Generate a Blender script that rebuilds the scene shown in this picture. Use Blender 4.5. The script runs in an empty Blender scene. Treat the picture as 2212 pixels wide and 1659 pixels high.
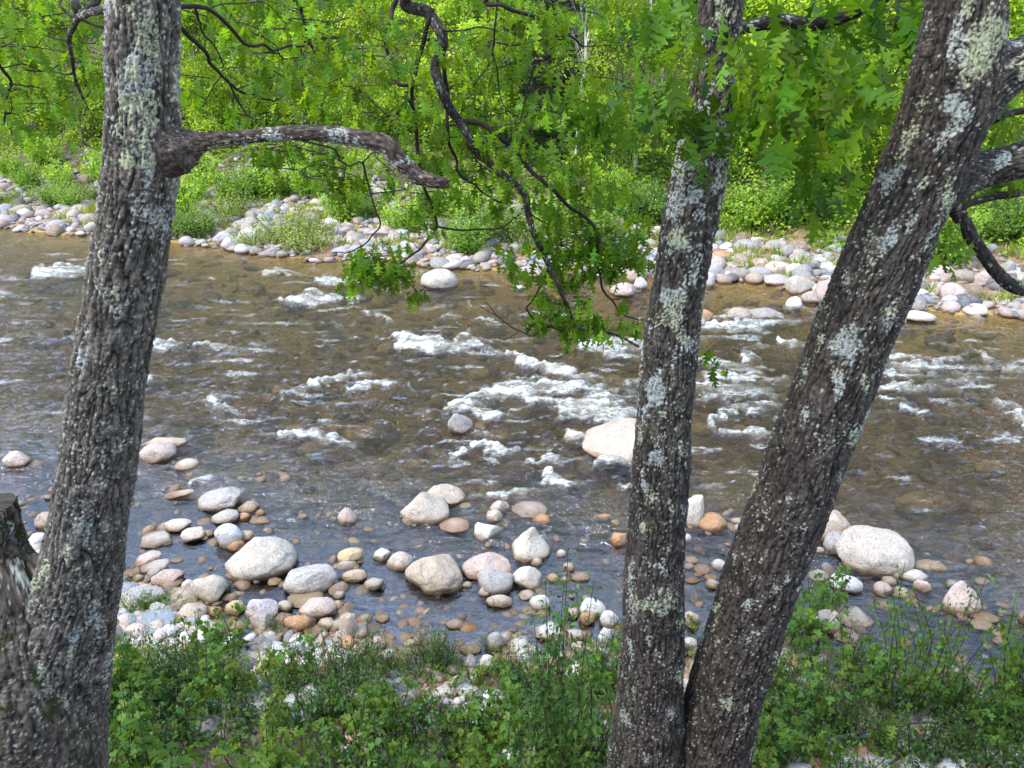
import bpy, bmesh, math, numpy as np
from mathutils import Vector
rng = np.random.default_rng(7)
scene = bpy.context.scene
COLL = scene.collection
R_ = math.radians

# ------------------------------------------------------------------ camera
PITCH, CAMZ, FPX = R_(22), 7.5, 1671.0
cam_d = bpy.data.cameras.new('camera')
cam = bpy.data.objects.new('camera', cam_d); COLL.objects.link(cam)
cam.location = (0, 0, CAMZ); cam.rotation_euler = (R_(90) - PITCH, 0, 0)
cam_d.sensor_width = 36; cam_d.lens = 36 * FPX / 2212.0
cam_d.clip_end = 2000; cam_d.clip_start = 0.05
scene.camera = cam
CP, SP = math.cos(PITCH), math.sin(PITCH)

def ray(px, py):
    u = (np.asarray(px, float) - 1106) / FPX; v = (829.5 - np.asarray(py, float)) / FPX
    return np.stack([u, v * SP + CP, v * CP - SP], -1)      # camera-axis depth is 1
def P(px, py, d):
    """point at horizontal distance d (metres along +Y)"""
    r = ray(px, py); return np.array([0, 0, CAMZ]) + r * (np.asarray(d, float)[..., None] / r[..., 1:2])
def G(px, py, z=0.0):
    r = ray(px, py); return np.array([0, 0, CAMZ]) + r * ((z - CAMZ) / r[..., 2:3])
def depth(p):
    p = np.asarray(p); return p[..., 1] * CP + (CAMZ - p[..., 2]) * SP
def proj(p):
    p = np.asarray(p, float); dp = np.maximum(depth(p), 1e-3)
    v = (p[..., 1] * SP + (p[..., 2] - CAMZ) * CP) / dp
    return 1106 + FPX * p[..., 0] / dp, 829.5 - FPX * v

# ------------------------------------------------------------------ noise
def _h(ix, iy, iz):
    n = ix.astype(np.uint32) * np.uint32(374761393) + iy.astype(np.uint32) * np.uint32(668265263) + iz.astype(np.uint32) * np.uint32(2246822519)
    n = (n ^ (n >> np.uint32(13))) * np.uint32(1274126177)
    n = (n ^ (n >> np.uint32(15))) * np.uint32(2654435761)
    return n ^ (n >> np.uint32(16))
def hf(ix, iy, iz): return _h(ix, iy, iz).astype(np.float64) / 4294967296.0
_GR = np.array([[1,1,0],[-1,1,0],[1,-1,0],[-1,-1,0],[1,0,1],[-1,0,1],[1,0,-1],[-1,0,-1],[0,1,1],[0,-1,1],[0,1,-1],[0,-1,-1],[1,1,0],[-1,1,0],[0,-1,1],[0,-1,-1]], float)
def pn(p):
    p = np.asarray(p, float); i = np.floor(p).astype(np.int64); f = p - i
    w = f * f * f * (f * (f * 6 - 15) + 10); out = 0
    for dx in (0, 1):
        for dy in (0, 1):
            for dz in (0, 1):
                g = _GR[_h(i[..., 0] + dx, i[..., 1] + dy, i[..., 2] + dz) & np.uint32(15)]
                dd = (g * (f - np.array([dx, dy, dz]))).sum(-1)
                ww = (w[..., 0] if dx else 1 - w[..., 0]) * (w[..., 1] if dy else 1 - w[..., 1]) * (w[..., 2] if dz else 1 - w[..., 2])
                out = out + dd * ww
    return out
def fbm(p, o=4, g=0.5):
    s, a = 0, 1.0
    p = np.asarray(p, float)
    for k in range(o):
        s = s + a * pn(p + 17.3 * k); p = p * 2.03; a *= g
    return s
def spots(p, cell, prob, r0, r1, seed):
    """0..1 mask of irregular dots, one candidate per lattice cell"""
    q = p / cell; i = np.floor(q).astype(np.int64); best = np.zeros(len(p))
    wob = 0.35 * pn(p / cell * 1.9 + seed)
    for dx in (-1, 0, 1):
        for dy in (-1, 0, 1):
            for dz in (-1, 0, 1):
                c = i + np.array([dx, dy, dz]); s = seed
                fx = hf(c[:, 0] + s, c[:, 1], c[:, 2]); fy = hf(c[:, 0], c[:, 1] + s + 3, c[:, 2]); fz = hf(c[:, 0], c[:, 1], c[:, 2] + s + 9)
                on = hf(c[:, 0] + s + 5, c[:, 1] + 7, c[:, 2]) < prob
                rad = r0 + (r1 - r0) * hf(c[:, 0], c[:, 1] + s + 2, c[:, 2] + 4) ** 2
                d = np.sqrt(((q - c - np.stack([fx, fy, fz], -1)) ** 2).sum(-1)) * (1 + wob)
                best = np.maximum(best, np.where(on, np.clip((rad - d) / 0.12 + 0.5, 0, 1), 0))
    return best
def sst(a, b, x):
    t = np.clip((x - a) / (b - a), 0, 1); return t * t * (3 - 2 * t)

# ------------------------------------------------------------------ meshes
def link(name, data=None, parent=None, loc=None):
    o = bpy.data.objects.new(name, data); COLL.objects.link(o)
    if parent is not None: o.parent = parent
    if loc is not None: o.location = [float(c) for c in loc]
    return o
def mesh(name, V, F, mat, col=None, smooth=True):
    V = np.asarray(V, np.float32); F = np.asarray(F, np.int32)
    me = bpy.data.meshes.new(name)
    me.vertices.add(len(V)); me.vertices.foreach_set('co', V.ravel())
    me.loops.add(F.size); me.loops.foreach_set('vertex_index', F.ravel())
    me.polygons.add(len(F)); me.polygons.foreach_set('loop_start', np.arange(0, F.size, F.shape[1], dtype=np.int32))
    me.update(calc_edges=True)
    if smooth: me.polygons.foreach_set('use_smooth', np.ones(len(F), bool))
    if col is not None:
        col = np.asarray(col, np.float32)
        if col.ndim == 1: col = np.tile(col, (len(V), 1))
        if col.shape[1] == 3: col = np.concatenate([col, np.ones((len(col), 1), np.float32)], 1)
        a = me.color_attributes.new('Col', 'FLOAT_COLOR', 'POINT'); a.data.foreach_set('color', col.ravel())
    if mat: me.materials.append(mat)
    return me
def obj(name, V, F, mat, parent=None, col=None, smooth=True, loc=None):
    if loc is not None: V = np.asarray(V) - np.asarray(loc)
    return link(name, mesh(name, V, F, mat, col, smooth), parent, None if parent is not None else loc)
def tag(o, label=None, cat=None, group=None, kind=None):
    for k, v in (('label', label), ('category', cat), ('group', group), ('kind', kind)):
        if v: o[k] = v
    return o
class Bag:
    """collects pieces of one part"""
    def __init__(s): s.V, s.F, s.C, s.n = [], [], [], 0
    def add(s, V, F, C=None):
        s.V.append(V); s.F.append(np.asarray(F) + s.n); s.n += len(V)
        if C is not None: s.C.append(np.tile(C, (len(V), 1)) if np.ndim(C) == 1 else C)
    def arr(s):
        return np.concatenate(s.V), np.concatenate(s.F), (np.concatenate(s.C) if s.C else None)
    def build(s, name, mat, parent=None, smooth=True, loc=None):
        V, F, C = s.arr(); return obj(name, V, F, mat, parent, C, smooth, loc)
def catmull(pts, n):
    p = np.asarray(pts, float); p = np.concatenate([[2 * p[0] - p[1]], p, [2 * p[-1] - p[-2]]])
    m = len(p) - 3; t = np.linspace(0, m - 1e-6, n); i = t.astype(int); f = (t - i)[:, None]
    a, b, c, d = p[i], p[i + 1], p[i + 2], p[i + 3]
    return 0.5 * (2 * b + (c - a) * f + (2 * a - 5 * b + 4 * c - d) * f ** 2 + (3 * b - a - 3 * c + d) * f ** 3)
def frames(C):
    T = np.gradient(C, axis=0); T /= np.linalg.norm(T, axis=1, keepdims=True) + 1e-9
    up = np.array([0, 1.0, 0]) if abs(T[0][1]) < 0.8 else np.array([1.0, 0, 0])
    N = np.zeros_like(C); n = up - T[0] * (up @ T[0]); n /= np.linalg.norm(n)
    for k in range(len(C)):
        n = n - T[k] * (n @ T[k]); n /= np.linalg.norm(n) + 1e-9; N[k] = n
    return T, N, np.cross(T, N)
def tube(pts, rad, nseg=6, n=None, wig=0.0, seed=0):
    pts = np.asarray(pts, float); n = n or max(4, 4 * len(pts))
    X = catmull(np.concatenate([pts, np.asarray(rad, float)[:, None]], 1), n) if len(pts) > 2 else np.linspace(np.append(pts[0], rad[0]), np.append(pts[-1], rad[-1]), n)
    C, r = X[:, :3].copy(), np.maximum(X[:, 3], 1e-4)
    if wig: C += wig * np.stack([fbm(C * 3 + seed, 2), fbm(C * 3 + seed + 9, 2), fbm(C * 3 + seed + 20, 2)], -1) * np.linspace(0, 1, n)[:, None]
    T, N, B = frames(C); a = np.linspace(0, 2 * np.pi, nseg, endpoint=False)
    V = C[:, None] + r[:, None, None] * (np.cos(a)[None, :, None] * N[:, None] + np.sin(a)[None, :, None] * B[:, None])
    i = np.arange(n - 1)[:, None] * nseg; j = np.arange(nseg)[None]; k = (j + 1) % nseg
    F = np.stack([i + j, i + k, i + nseg + k, i + nseg + j], -1).reshape(-1, 4)
    return V.reshape(-1, 3), F
_ico = {}
def ico(n):
    if n not in _ico:
        bm = bmesh.new(); bmesh.ops.create_icosphere(bm, subdivisions=n, radius=1)
        bm.verts.ensure_lookup_table()
        _ico[n] = (np.array([v.co[:] for v in bm.verts]), np.array([[v.index for v in f.verts] for f in bm.faces])); bm.free()
    return _ico[n]
def rotm(yaw, pitch, roll):
    cy, sy, cp, sp, cr, sr = np.cos(yaw), np.sin(yaw), np.cos(pitch), np.sin(pitch), np.cos(roll), np.sin(roll)
    z, o = np.zeros_like(cy), np.ones_like(cy)
    Z = np.stack([np.stack([cy, -sy, z], -1), np.stack([sy, cy, z], -1), np.stack([z, z, o], -1)], -2)
    X = np.stack([np.stack([o, z, z], -1), np.stack([z, cp, -sp], -1), np.stack([z, sp, cp], -1)], -2)
    Y = np.stack([np.stack([cr, z, sr], -1), np.stack([z, o, z], -1), np.stack([-sr, z, cr], -1)], -2)
    return Z @ X @ Y
def leafmesh(tpl, pos, yaw, pitch, roll, size, col):
    """tpl (verts, faces): leaf along +Y from its stalk; pitch < 0 droops"""
    tv, tf = tpl; n = len(pos)
    M = rotm(yaw, pitch, roll) * np.asarray(size)[:, None, None]
    V = np.einsum('nij,kj->nki', M, tv) + pos[:, None]
    F = (tf[None] + (np.arange(n) * len(tv))[:, None, None]).reshape(-1, tf.shape[1])
    return V.reshape(-1, 3), F, np.repeat(col, len(tv), axis=0)
def lobed(side, fold=0.18, droop=0.25, stalk=0.12):
    """side: outline points (x>0, y) stalk to tip; returns fan of triangles round a midrib"""
    s = np.array(side, float); n = len(s)
    ysp = np.clip(s[:, 1] * 0.92, 0.02, 0.98)
    mid = np.stack([0 * ysp, ysp, 0 * ysp], -1); tip = np.array([[0, 1.0, 0]])
    Rr = np.stack([s[:, 0], s[:, 1], fold * s[:, 0]], -1); L = Rr * [-1, 1, 1]
    V = np.concatenate([mid, Rr, L, tip]); t = len(V) - 1; F = []
    for k in range(n - 1):
        F += [[k, n + k, n + k + 1], [k, n + k + 1, k + 1], [k, 2 * n + k + 1, 2 * n + k], [k, k + 1, 2 * n + k + 1]]
    F += [[n - 1, 2 * n - 1, t], [n - 1, t, 3 * n - 1]]
    if stalk:
        b = len(V); V = np.concatenate([V, [[-.012, -stalk, 0], [.012, -stalk, 0], [0, .06, .004]]]); F.append([b, b + 1, b + 2])
    V[:, 2] -= droop * V[:, 1] ** 2
    return V, np.array(F)
def _oak(k, fold, droop):
    pts = [(.02,.02),(.045,.12),(.19,.235),(.075,.265),(.085,.34),(.24,.42),(.36,.50),(.27,.515),(.25,.57),(.085,.555),(.09,.62),(.25,.725),(.33,.80),(.20,.79),(.075,.775),(.08,.83),(.18,.93),(.06,.92)]
    return lobed([(x * k, y) for x, y in pts], fold, droop)
OAK = _oak(1.0, .30, .30)
OAKS = [_oak(1.0, .30, .30), _oak(.8, .75, .45), _oak(1.12, .12, .12), _oak(.95, -.35, .55)]
MAPLE = lobed([(.02,.02),(.12,.0),(.34,-.04),(.26,.12),(.30,.22),(.56,.38),(.40,.42),(.38,.52),(.18,.46),(.15,.60),(.22,.74),(.09,.80)], .2, .25, .3)
OVAL = lobed([(.04,.03),(.17,.18),(.25,.42),(.19,.68),(.08,.88)], .18, .22)
BIRCH = lobed([(.05,.03),(.27,.14),(.33,.34),(.20,.62),(.07,.86)], .15, .2)
WILLOW = lobed([(.03,.05),(.09,.3),(.10,.55),(.05,.85)], .2, .25, 0)
FLAKE = (np.array([[0, 0, 0], [.36, .45, .08], [0, 1, -.1], [-.36, .5, .08]], float), np.array([[0, 1, 2], [0, 2, 3]]))
NEEDLE = (np.array([[0, 0, 0], [.07, .4, .0], [0, 1, -.12], [-.07, .4, .0]], float), np.array([[0, 1, 2], [0, 2, 3]]))
# ------------------------------------------------------------------ materials
def newmat(name):
    m = bpy.data.materials.new(name); m.use_nodes = True; nt = m.node_tree; nt.nodes.clear()
    out = nt.nodes.new('ShaderNodeOutputMaterial')
    def N(t, **kw):
        n = nt.nodes.new(t)
        for k, v in kw.items():
            if k in n.inputs: n.inputs[k].default_value = v
            else: setattr(n, k, v)
        return n
    def L(a, b): nt.links.new(a, b)
    return m, nt, out, N, L
def math_(N, L, op, a, b=None, c=None):
    n = N('ShaderNodeMath'); n.operation = op
    for i, v in enumerate((a, b, c)):
        if v is None: continue
        if isinstance(v, (int, float)): n.inputs[i].default_value = v
        else: L(v, n.inputs[i])
    return n.outputs[0]
def mixc(N, L, f, a, b, mode='MIX'):
    n = N('ShaderNodeMix'); n.data_type = 'RGBA'; n.blend_type = mode
    for i, v in ((0, f), (6, a), (7, b)):
        if isinstance(v, (int, float)): n.inputs[i].default_value = v
        elif isinstance(v, tuple): n.inputs[i].default_value = (*v, 1)
        else: L(v, n.inputs[i])
    return n.outputs[2]
def noise(N, L, vec, scale, detail=4, rough=.55, dist=0.0):
    n = N('ShaderNodeTexNoise'); n.inputs['Scale'].default_value = scale; n.inputs['Detail'].default_value = detail
    n.inputs['Roughness'].default_value = rough; n.inputs['Distortion'].default_value = dist
    if vec is not None: L(vec, n.inputs['Vector'])
    return n.outputs['Fac']
def ramp(N, L, v, a, b, lo=0.0, hi=1.0):
    n = N('ShaderNodeMapRange'); n.interpolation_type = 'SMOOTHSTEP'; L(v, n.inputs[0])
    for i, x in ((1, a), (2, b), (3, lo), (4, hi)): n.inputs[i].default_value = x
    return n.outputs[0]
def bump(N, L, h, st, dist, normal=None):
    n = N('ShaderNodeBump'); n.inputs['Strength'].default_value = st; n.inputs['Distance'].default_value = dist; L(h, n.inputs['Height'])
    if normal is not None: L(normal, n.inputs['Normal'])
    return n.outputs[0]

def rock_mat():
    m, nt, out, N, L = newmat('granite')
    pos = N('ShaderNodeNewGeometry').outputs['Position']; att = N('ShaderNodeAttribute', attribute_name='Col').outputs['Color']
    sep = N('ShaderNodeSeparateXYZ'); L(pos, sep.inputs[0])
    n1 = noise(N, L, pos, 2.6, 6, .65, .5); n2 = noise(N, L, pos, 9, 6, .7); n3 = noise(N, L, pos, 42, 3, .7); n4 = noise(N, L, pos, 1.3, 3)
    cw = N('ShaderNodeTexVoronoi'); cw.feature = 'DISTANCE_TO_EDGE'; cw.inputs['Scale'].default_value = 1.3
    wv = N('ShaderNodeVectorMath'); wv.operation = 'MULTIPLY_ADD'; nv = N('ShaderNodeTexNoise'); nv.inputs['Scale'].default_value = 3.0; nv.inputs['Detail'].default_value = 5; L(pos, nv.inputs['Vector']); L(nv.outputs['Color'], wv.inputs[0]); wv.inputs[1].default_value = (.8, .8, .8); L(pos, wv.inputs[2]); L(wv.outputs[0], cw.inputs['Vector'])
    crack = math_(N, L, 'MULTIPLY', ramp(N, L, cw.outputs[0], .0, .022, 1, 0), ramp(N, L, n4, .53, .64))
    c = mixc(N, L, ramp(N, L, n1, .46, .70, 0, .5), att, (.34, .235, .155), 'MIX')
    c = mixc(N, L, ramp(N, L, n2, .50, .72, 0, .5), c, (.66, .635, .60))
    c = mixc(N, L, ramp(N, L, n2, .30, .46, .62, 0), c, (.15, .135, .125))
    c = mixc(N, L, 1.0, c, mixc(N, L, ramp(N, L, n3, .34, .66), (.66, .65, .64), (1.28, 1.27, 1.25)), 'MULTIPLY')
    c = mixc(N, L, math_(N, L, 'MULTIPLY', crack, .75), c, (.07, .06, .055))
    c = mixc(N, L, ramp(N, L, n4, .3, .7, 0, .4), c, att)
    # wet, algae stained band close to the water surface
    zz = math_(N, L, 'ADD', sep.outputs[2], math_(N, L, 'MULTIPLY', math_(N, L, 'SUBTRACT', n1, .5), .10))
    wet = ramp(N, L, zz, .035, .12, 1, 0)
    stain = ramp(N, L, zz, .02, .24, .42, 0)
    near = ramp(N, L, sep.outputs[1], 39, 41, 1, 0)
    c = mixc(N, L, stain, c, (.32, .215, .115))
    c = mixc(N, L, wet, c, mixc(N, L, 1.0, c, (.50, .42, .31), 'MULTIPLY'))
    b = N('ShaderNodeBsdfPrincipled'); L(c, b.inputs['Base Color'])
    L(math_(N, L, 'MULTIPLY_ADD', wet, -.5, .82), b.inputs['Roughness']); b.inputs['Specular IOR Level'].default_value = .35
    nb = bump(N, L, math_(N, L, 'SUBTRACT', math_(N, L, 'ADD', n2, math_(N, L, 'MULTIPLY', n3, .35)), math_(N, L, 'MULTIPLY', crack, .5)), .75, .05); L(nb, b.inputs['Normal'])
    L(b.outputs[0], out.inputs[0]); return m
def ground_mat():
    m, nt, out, N, L = newmat('ground')
    pos = N('ShaderNodeNewGeometry').outputs['Position']; a = N('ShaderNodeAttribute', attribute_name='Col')
    att = a.outputs['Color']; n1 = noise(N, L, pos, 2.2, 6, .6); n2 = noise(N, L, pos, 26, 4, .7)
    v = N('ShaderNodeTexVoronoi'); v.inputs['Scale'].default_value = 16; L(pos, v.inputs['Vector'])
    v2 = N('ShaderNodeTexVoronoi'); v2.inputs['Scale'].default_value = 38; L(pos, v2.inputs['Vector'])
    sep = N('ShaderNodeSeparateColor'); L(v.outputs['Color'], sep.inputs[0])
    peb = mixc(N, L, sep.outputs[0], (.55, .45, .36), (1.35, 1.25, 1.15))
    peb = mixc(N, L, sep.outputs[1], peb, (1.25, .85, .5))
    c = mixc(N, L, 1.0, att, peb, 'MULTIPLY')
    c = mixc(N, L, ramp(N, L, v.outputs['Distance'], .2, .75, 0, .7), c, mixc(N, L, 1.0, att, (.35, .3, .26), 'MULTIPLY'))
    c = mixc(N, L, 1.0, c, mixc(N, L, n1, (.5, .5, .5), (1.4, 1.4, 1.4)), 'MULTIPLY')
    # a.alpha: 1 pebbly, 0 soil and leaf litter
    soil = mixc(N, L, ramp(N, L, n2, .35, .65), (.05, .036, .024), (.19, .13, .085))
    c = mixc(N, L, a.outputs['Alpha'], soil, c)
    b = N('ShaderNodeBsdfPrincipled'); L(c, b.inputs['Base Color']); b.inputs['Roughness'].default_value = .85
    hgt = math_(N, L, 'ADD', math_(N, L, 'MULTIPLY', v.outputs['Distance'], -1.0), math_(N, L, 'MULTIPLY', v2.outputs['Distance'], -.5))
    L(bump(N, L, math_(N, L, 'ADD', hgt, n2), .8, .05), b.inputs['Normal']); L(b.outputs[0], out.inputs[0]); return m
def bark_mat(name='bark', sc=1.0):
    m, nt, out, N, L = newmat(name)
    tc = N('ShaderNodeTexCoord').outputs['Object']; att = N('ShaderNodeAttribute', attribute_name='Col').outputs['Color']
    n1 = noise(N, L, tc, 60 * sc, 4, .7); n2 = noise(N, L, tc, 230 * sc, 2, .6)
    c = mixc(N, L, 1.0, att, mixc(N, L, n1, (.45, .43, .42), (1.55, 1.52, 1.5)), 'MULTIPLY')
    b = N('ShaderNodeBsdfPrincipled'); L(c, b.inputs['Base Color']); b.inputs['Roughness'].default_value = .9; b.inputs['Specular IOR Level'].default_value = .2
    L(bump(N, L, math_(N, L, 'ADD', n1, math_(N, L, 'MULTIPLY', n2, .5)), .7, .012), b.inputs['Normal']); L(b.outputs[0], out.inputs[0]); return m
def leaf_mat(name, trans=.5, gloss=.45, tint=(1.35, 1.25, .45)):
    m, nt, out, N, L = newmat(name)
    att = N('ShaderNodeAttribute', attribute_name='Col').outputs['Color']
    b = N('ShaderNodeBsdfPrincipled'); L(att, b.inputs['Base Color']); b.inputs['Roughness'].default_value = gloss; b.inputs['Specular IOR Level'].default_value = .2
    if name == 'forest_leaf':
        rnd = N('ShaderNodeObjectInfo').outputs['Random']; att = mixc(N, L, 1.0, att, mixc(N, L, rnd, (.80, .86, .86), (1.40, 1.30, 1.15)), 'MULTIPLY'); L(att, b.inputs['Base Color'])
    t = N('ShaderNodeBsdfTranslucent'); L(mixc(N, L, 1.0, att, tint, 'MULTIPLY'), t.inputs['Color'])
    mx = N('ShaderNodeMixShader'); mx.inputs[0].default_value = trans; L(b.outputs[0], mx.inputs[1]); L(t.outputs[0], mx.inputs[2])
    L(mx.outputs[0], out.inputs[0]); return m
def water_mat():
    m, nt, out, N, L = newmat('river_water')
    pos = N('ShaderNodeNewGeometry').outputs['Position']; a = N('ShaderNodeAttribute', attribute_name='Col')
    sep = N('ShaderNodeSeparateColor'); L(a.outputs['Color'], sep.inputs[0]); foam, turb, milk = sep.outputs[0], sep.outputs[1], sep.outputs[2]
    mp = N('ShaderNodeMapping'); L(pos, mp.inputs['Vector']); mp.inputs['Scale'].default_value = (.55, 1.0, 1.0); mp.inputs['Rotation'].default_value = (0, 0, R_(12))
    v = mp.outputs[0]
    w1 = noise(N, L, v, 3.0, 4, .55, .6); w2 = noise(N, L, v, 9.0, 4, .6, .8)
    amp = math_(N, L, 'MULTIPLY_ADD', turb, .95, .045)
    h = math_(N, L, 'MULTIPLY', math_(N, L, 'ADD', math_(N, L, 'MULTIPLY', w1, .75), math_(N, L, 'MULTIPLY', w2, .38)), amp)
    nb = bump(N, L, h, 1.0, .34)
    fr = N('ShaderNodeFresnel'); L(math_(N, L, 'MULTIPLY_ADD', a.outputs['Alpha'], 0.72, 1.45), fr.inputs['IOR']); L(nb, fr.inputs['Normal'])
    tr = N('ShaderNodeBsdfTransparent'); gl = N('ShaderNodeBsdfGlossy'); gl.inputs['Roughness'].default_value = .05; L(nb, gl.inputs['Normal'])
    mx = N('ShaderNodeMixShader'); L(fr.outputs[0], mx.inputs[0])
    rf = N('ShaderNodeBsdfRefraction'); rf.inputs['IOR'].default_value = 1.33; rf.inputs['Roughness'].default_value = .12; L(nb, rf.inputs['Normal'])
    ut = N('ShaderNodeMixShader'); L(math_(N, L, 'MULTIPLY', turb, .22), ut.inputs[0]); L(tr.outputs[0], ut.inputs[1]); L(rf.outputs[0], ut.inputs[2]); L(ut.outputs[0], mx.inputs[1]); L(gl.outputs[0], mx.inputs[2])
    # foam: white lace, broken by stretched noise, over milky aerated water
    mf = N('ShaderNodeMapping'); L(pos, mf.inputs['Vector']); mf.inputs['Scale'].default_value = (.42, 1.0, 1.3); mf.inputs['Rotation'].default_value = (0, 0, R_(-5))
    f1 = noise(N, L, mf.outputs[0], 4.2, 6, .62, 1.6); f2 = noise(N, L, mf.outputs[0], 15, 5, .68, 1.2); f3 = noise(N, L, mf.outputs[0], 42, 3, .65, .6)
    def ridge(f, k): return math_(N, L, 'SUBTRACT', 1.0, math_(N, L, 'MULTIPLY', math_(N, L, 'ABSOLUTE', math_(N, L, 'SUBTRACT', f, .5)), k))
    lace = math_(N, L, 'ADD', math_(N, L, 'ADD', math_(N, L, 'MULTIPLY', ridge(f1, 4.5), .45), math_(N, L, 'MULTIPLY', ridge(f2, 4.5), .35)), math_(N, L, 'MULTIPLY', f3, .40))
    ff = ramp(N, L, math_(N, L, 'SUBTRACT', lace, math_(N, L, 'MULTIPLY_ADD', foam, -.74, 1.0)), .02, .62, 0, .88)
    ff = math_(N, L, 'MULTIPLY', ff, ramp(N, L, foam, .06, .3))
    df = N('ShaderNodeBsdfDiffuse'); L(mixc(N, L, ramp(N, L, f2, .35, .62), (.34, .34, .28), (.70, .72, .71)), df.inputs['Color'])
    dm = N('ShaderNodeBsdfDiffuse'); dm.inputs['Color'].default_value = (.42, .38, .24, 1)
    m1 = N('ShaderNodeMixShader'); L(math_(N, L, 'MULTIPLY', milk, .3), m1.inputs[0]); L(mx.outputs[0], m1.inputs[1]); L(dm.outputs[0], m1.inputs[2])
    m2 = N('ShaderNodeMixShader'); L(ff, m2.inputs[0]); L(m1.outputs[0], m2.inputs[1]); L(df.outputs[0], m2.inputs[2])
    L(m2.outputs[0], out.inputs[0])
    va = N('ShaderNodeVolumeAbsorption'); va.inputs['Color'].default_value = (.63, .50, .15, 1); va.inputs['Density'].default_value = .24
    L(va.outputs[0], out.inputs['Volume']); return m
M_ROCK, M_GROUND, M_BARK, M_WATER = rock_mat(), ground_mat(), bark_mat(), water_mat()
M_TWIG = bark_mat('twig_bark', 1.5)
M_OAK = leaf_mat('oak_leaf', .5, .42, (1.75, 1.5, .35)); M_LEAF = leaf_mat('bush_leaf', .45, .5, (1.6, 1.4, .4)); M_FAR = leaf_mat('forest_leaf', .5, .6, (1.7, 1.6, .5)); M_PINE = leaf_mat('conifer_needle', .2, .6)
# ------------------------------------------------------------------ terrain
NX, NY = [-60, -8, -6, -3.8, -.7, 3.9, 6.5, 9, 60], [20, 10.7, 10.1, 9.3, 8.45, 8.2, 7.4, 6.8, 4]
FX = [-80, -26, -16.3, -11.5, -7.1, 0, 7.1, 9.8, 11.3, 16.7, 80]
FY = [58, 40, 37.4, 34.4, 32.9, 31.6, 29.8, 28.8, 26.6, 24.2, 6]
def near_y(x): return np.interp(x, NX, NY) + .22 * np.sin(x * 2.1) + .12 * np.sin(x * 5.3 + 1)
def far_y(x): return np.interp(x, FX, FY) + .35 * np.sin(x * .9) + .2 * np.sin(x * 2.7 + 2)
def ground_z(x, y):
    x, y = np.asarray(x, float), np.asarray(y, float)
    s = near_y(x) - y; t = y - far_y(x)
    s = np.maximum(s, -12.5); zn = np.interp(s, [-12, -8, -4, -1.5, 0, 1.6, 2.4, 4.6, 9, 12, 40], [-1.0, -.8, -.42, -.22, .0, .22, .45, 1.7, 5.0, 5.9, 6.4])
    zf = np.interp(t, [-12, -7, -3, 0, 6, 14, 40, 70, 200], [-1.0, -.6, -.32, .03, .75, 2.7, 12, 20, 30])
    z = np.where(s > -8, zn, np.where(t > -12, zf, -1.0)); z = np.maximum(z, np.where(t > -12, zf, -1.0))
    p = np.stack([x, y, 0 * x], -1)
    n = fbm(p * .5, 3)
    return z + n * np.where(t > 6, .5, .10) * np.clip(np.maximum(np.abs(s), np.abs(t)) / 3, .35, 1) * np.where((s < 0) & (t < 0), .9, 1)
def hit(px, py, zmin=None):
    """where the sight line through a pixel meets the terrain (or the water)"""
    r = ray(px, py); k = np.linspace(2.5, 110, 4000)
    p = np.array([0, 0, CAMZ]) + r * k[:, None]
    g = ground_z(p[:, 0], p[:, 1])
    if zmin is not None: g = np.maximum(g, zmin)
    i = np.argmax(p[:, 2] < g); i = len(k) - 1 if i == 0 else i
    q = p[i].copy(); q[2] = g[i]; return q

gy = np.concatenate([np.linspace(-30, 2, 30), np.linspace(2.3, 13, 190), np.linspace(13.1, 45, 220), np.linspace(45.5, 110, 90)])
gu = np.concatenate([np.linspace(-1, -.34, 40), np.linspace(-.335, .335, 240), np.linspace(.34, 1, 40)])
hw = 26 + 1.35 * np.maximum(gy, 0)
X = gu[None] * hw[:, None] * 1.4; Y = np.repeat(gy[:, None], len(gu), 1)
Z = ground_z(X, Y)
n0, n1 = X.shape
def gridfaces(a, b):
    i = np.arange(a - 1)[:, None] * b; j = np.arange(b - 1)[None]
    return np.stack([i + j, i + j + 1, i + b + j + 1, i + b + j], -1).reshape(-1, 4)
s = near_y(X) - Y; t = Y - far_y(X)
nz = fbm(np.stack([X, Y, 0 * X], -1) * .8 + 5, 3)
col = np.zeros((n0, n1, 4))
bed = np.array([.40, .33, .21]); dry = np.array([.34, .28, .22]); sand = np.array([.42, .32, .23])
w = sst(-.3, .3, np.maximum(s, t))[..., None]
nb_ = sst(-5.5, -2.5, s)[..., None]; bed = bed * (1 - nb_) + np.array([.50, .46, .44]) * nb_
col[..., :3] = bed * (1 - w) + np.where((t > 0)[..., None], sand, dry) * w
gold = np.maximum(sst(-.1, .5, nz), 1.3 * sst(-8, -3, t))[..., None] * (1 - nb_) * (1 - w); col[..., :3] = col[..., :3] * (1 - .6 * gold) + .6 * gold * np.array([.56, .45, .14])
col[..., 3] = 1 - np.clip(sst(1.5, 2.6, s + nz * .8) + sst(5.5, 10, t + nz * 3), 0, 1)
ground = obj('ground', np.stack([X, Y, Z], -1).reshape(-1, 3), gridfaces(n0, n1), M_GROUND, None, col.reshape(-1, 4))
tag(ground, 'stony bank, riverbed and wooded hillside', None, None, 'structure')

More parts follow.
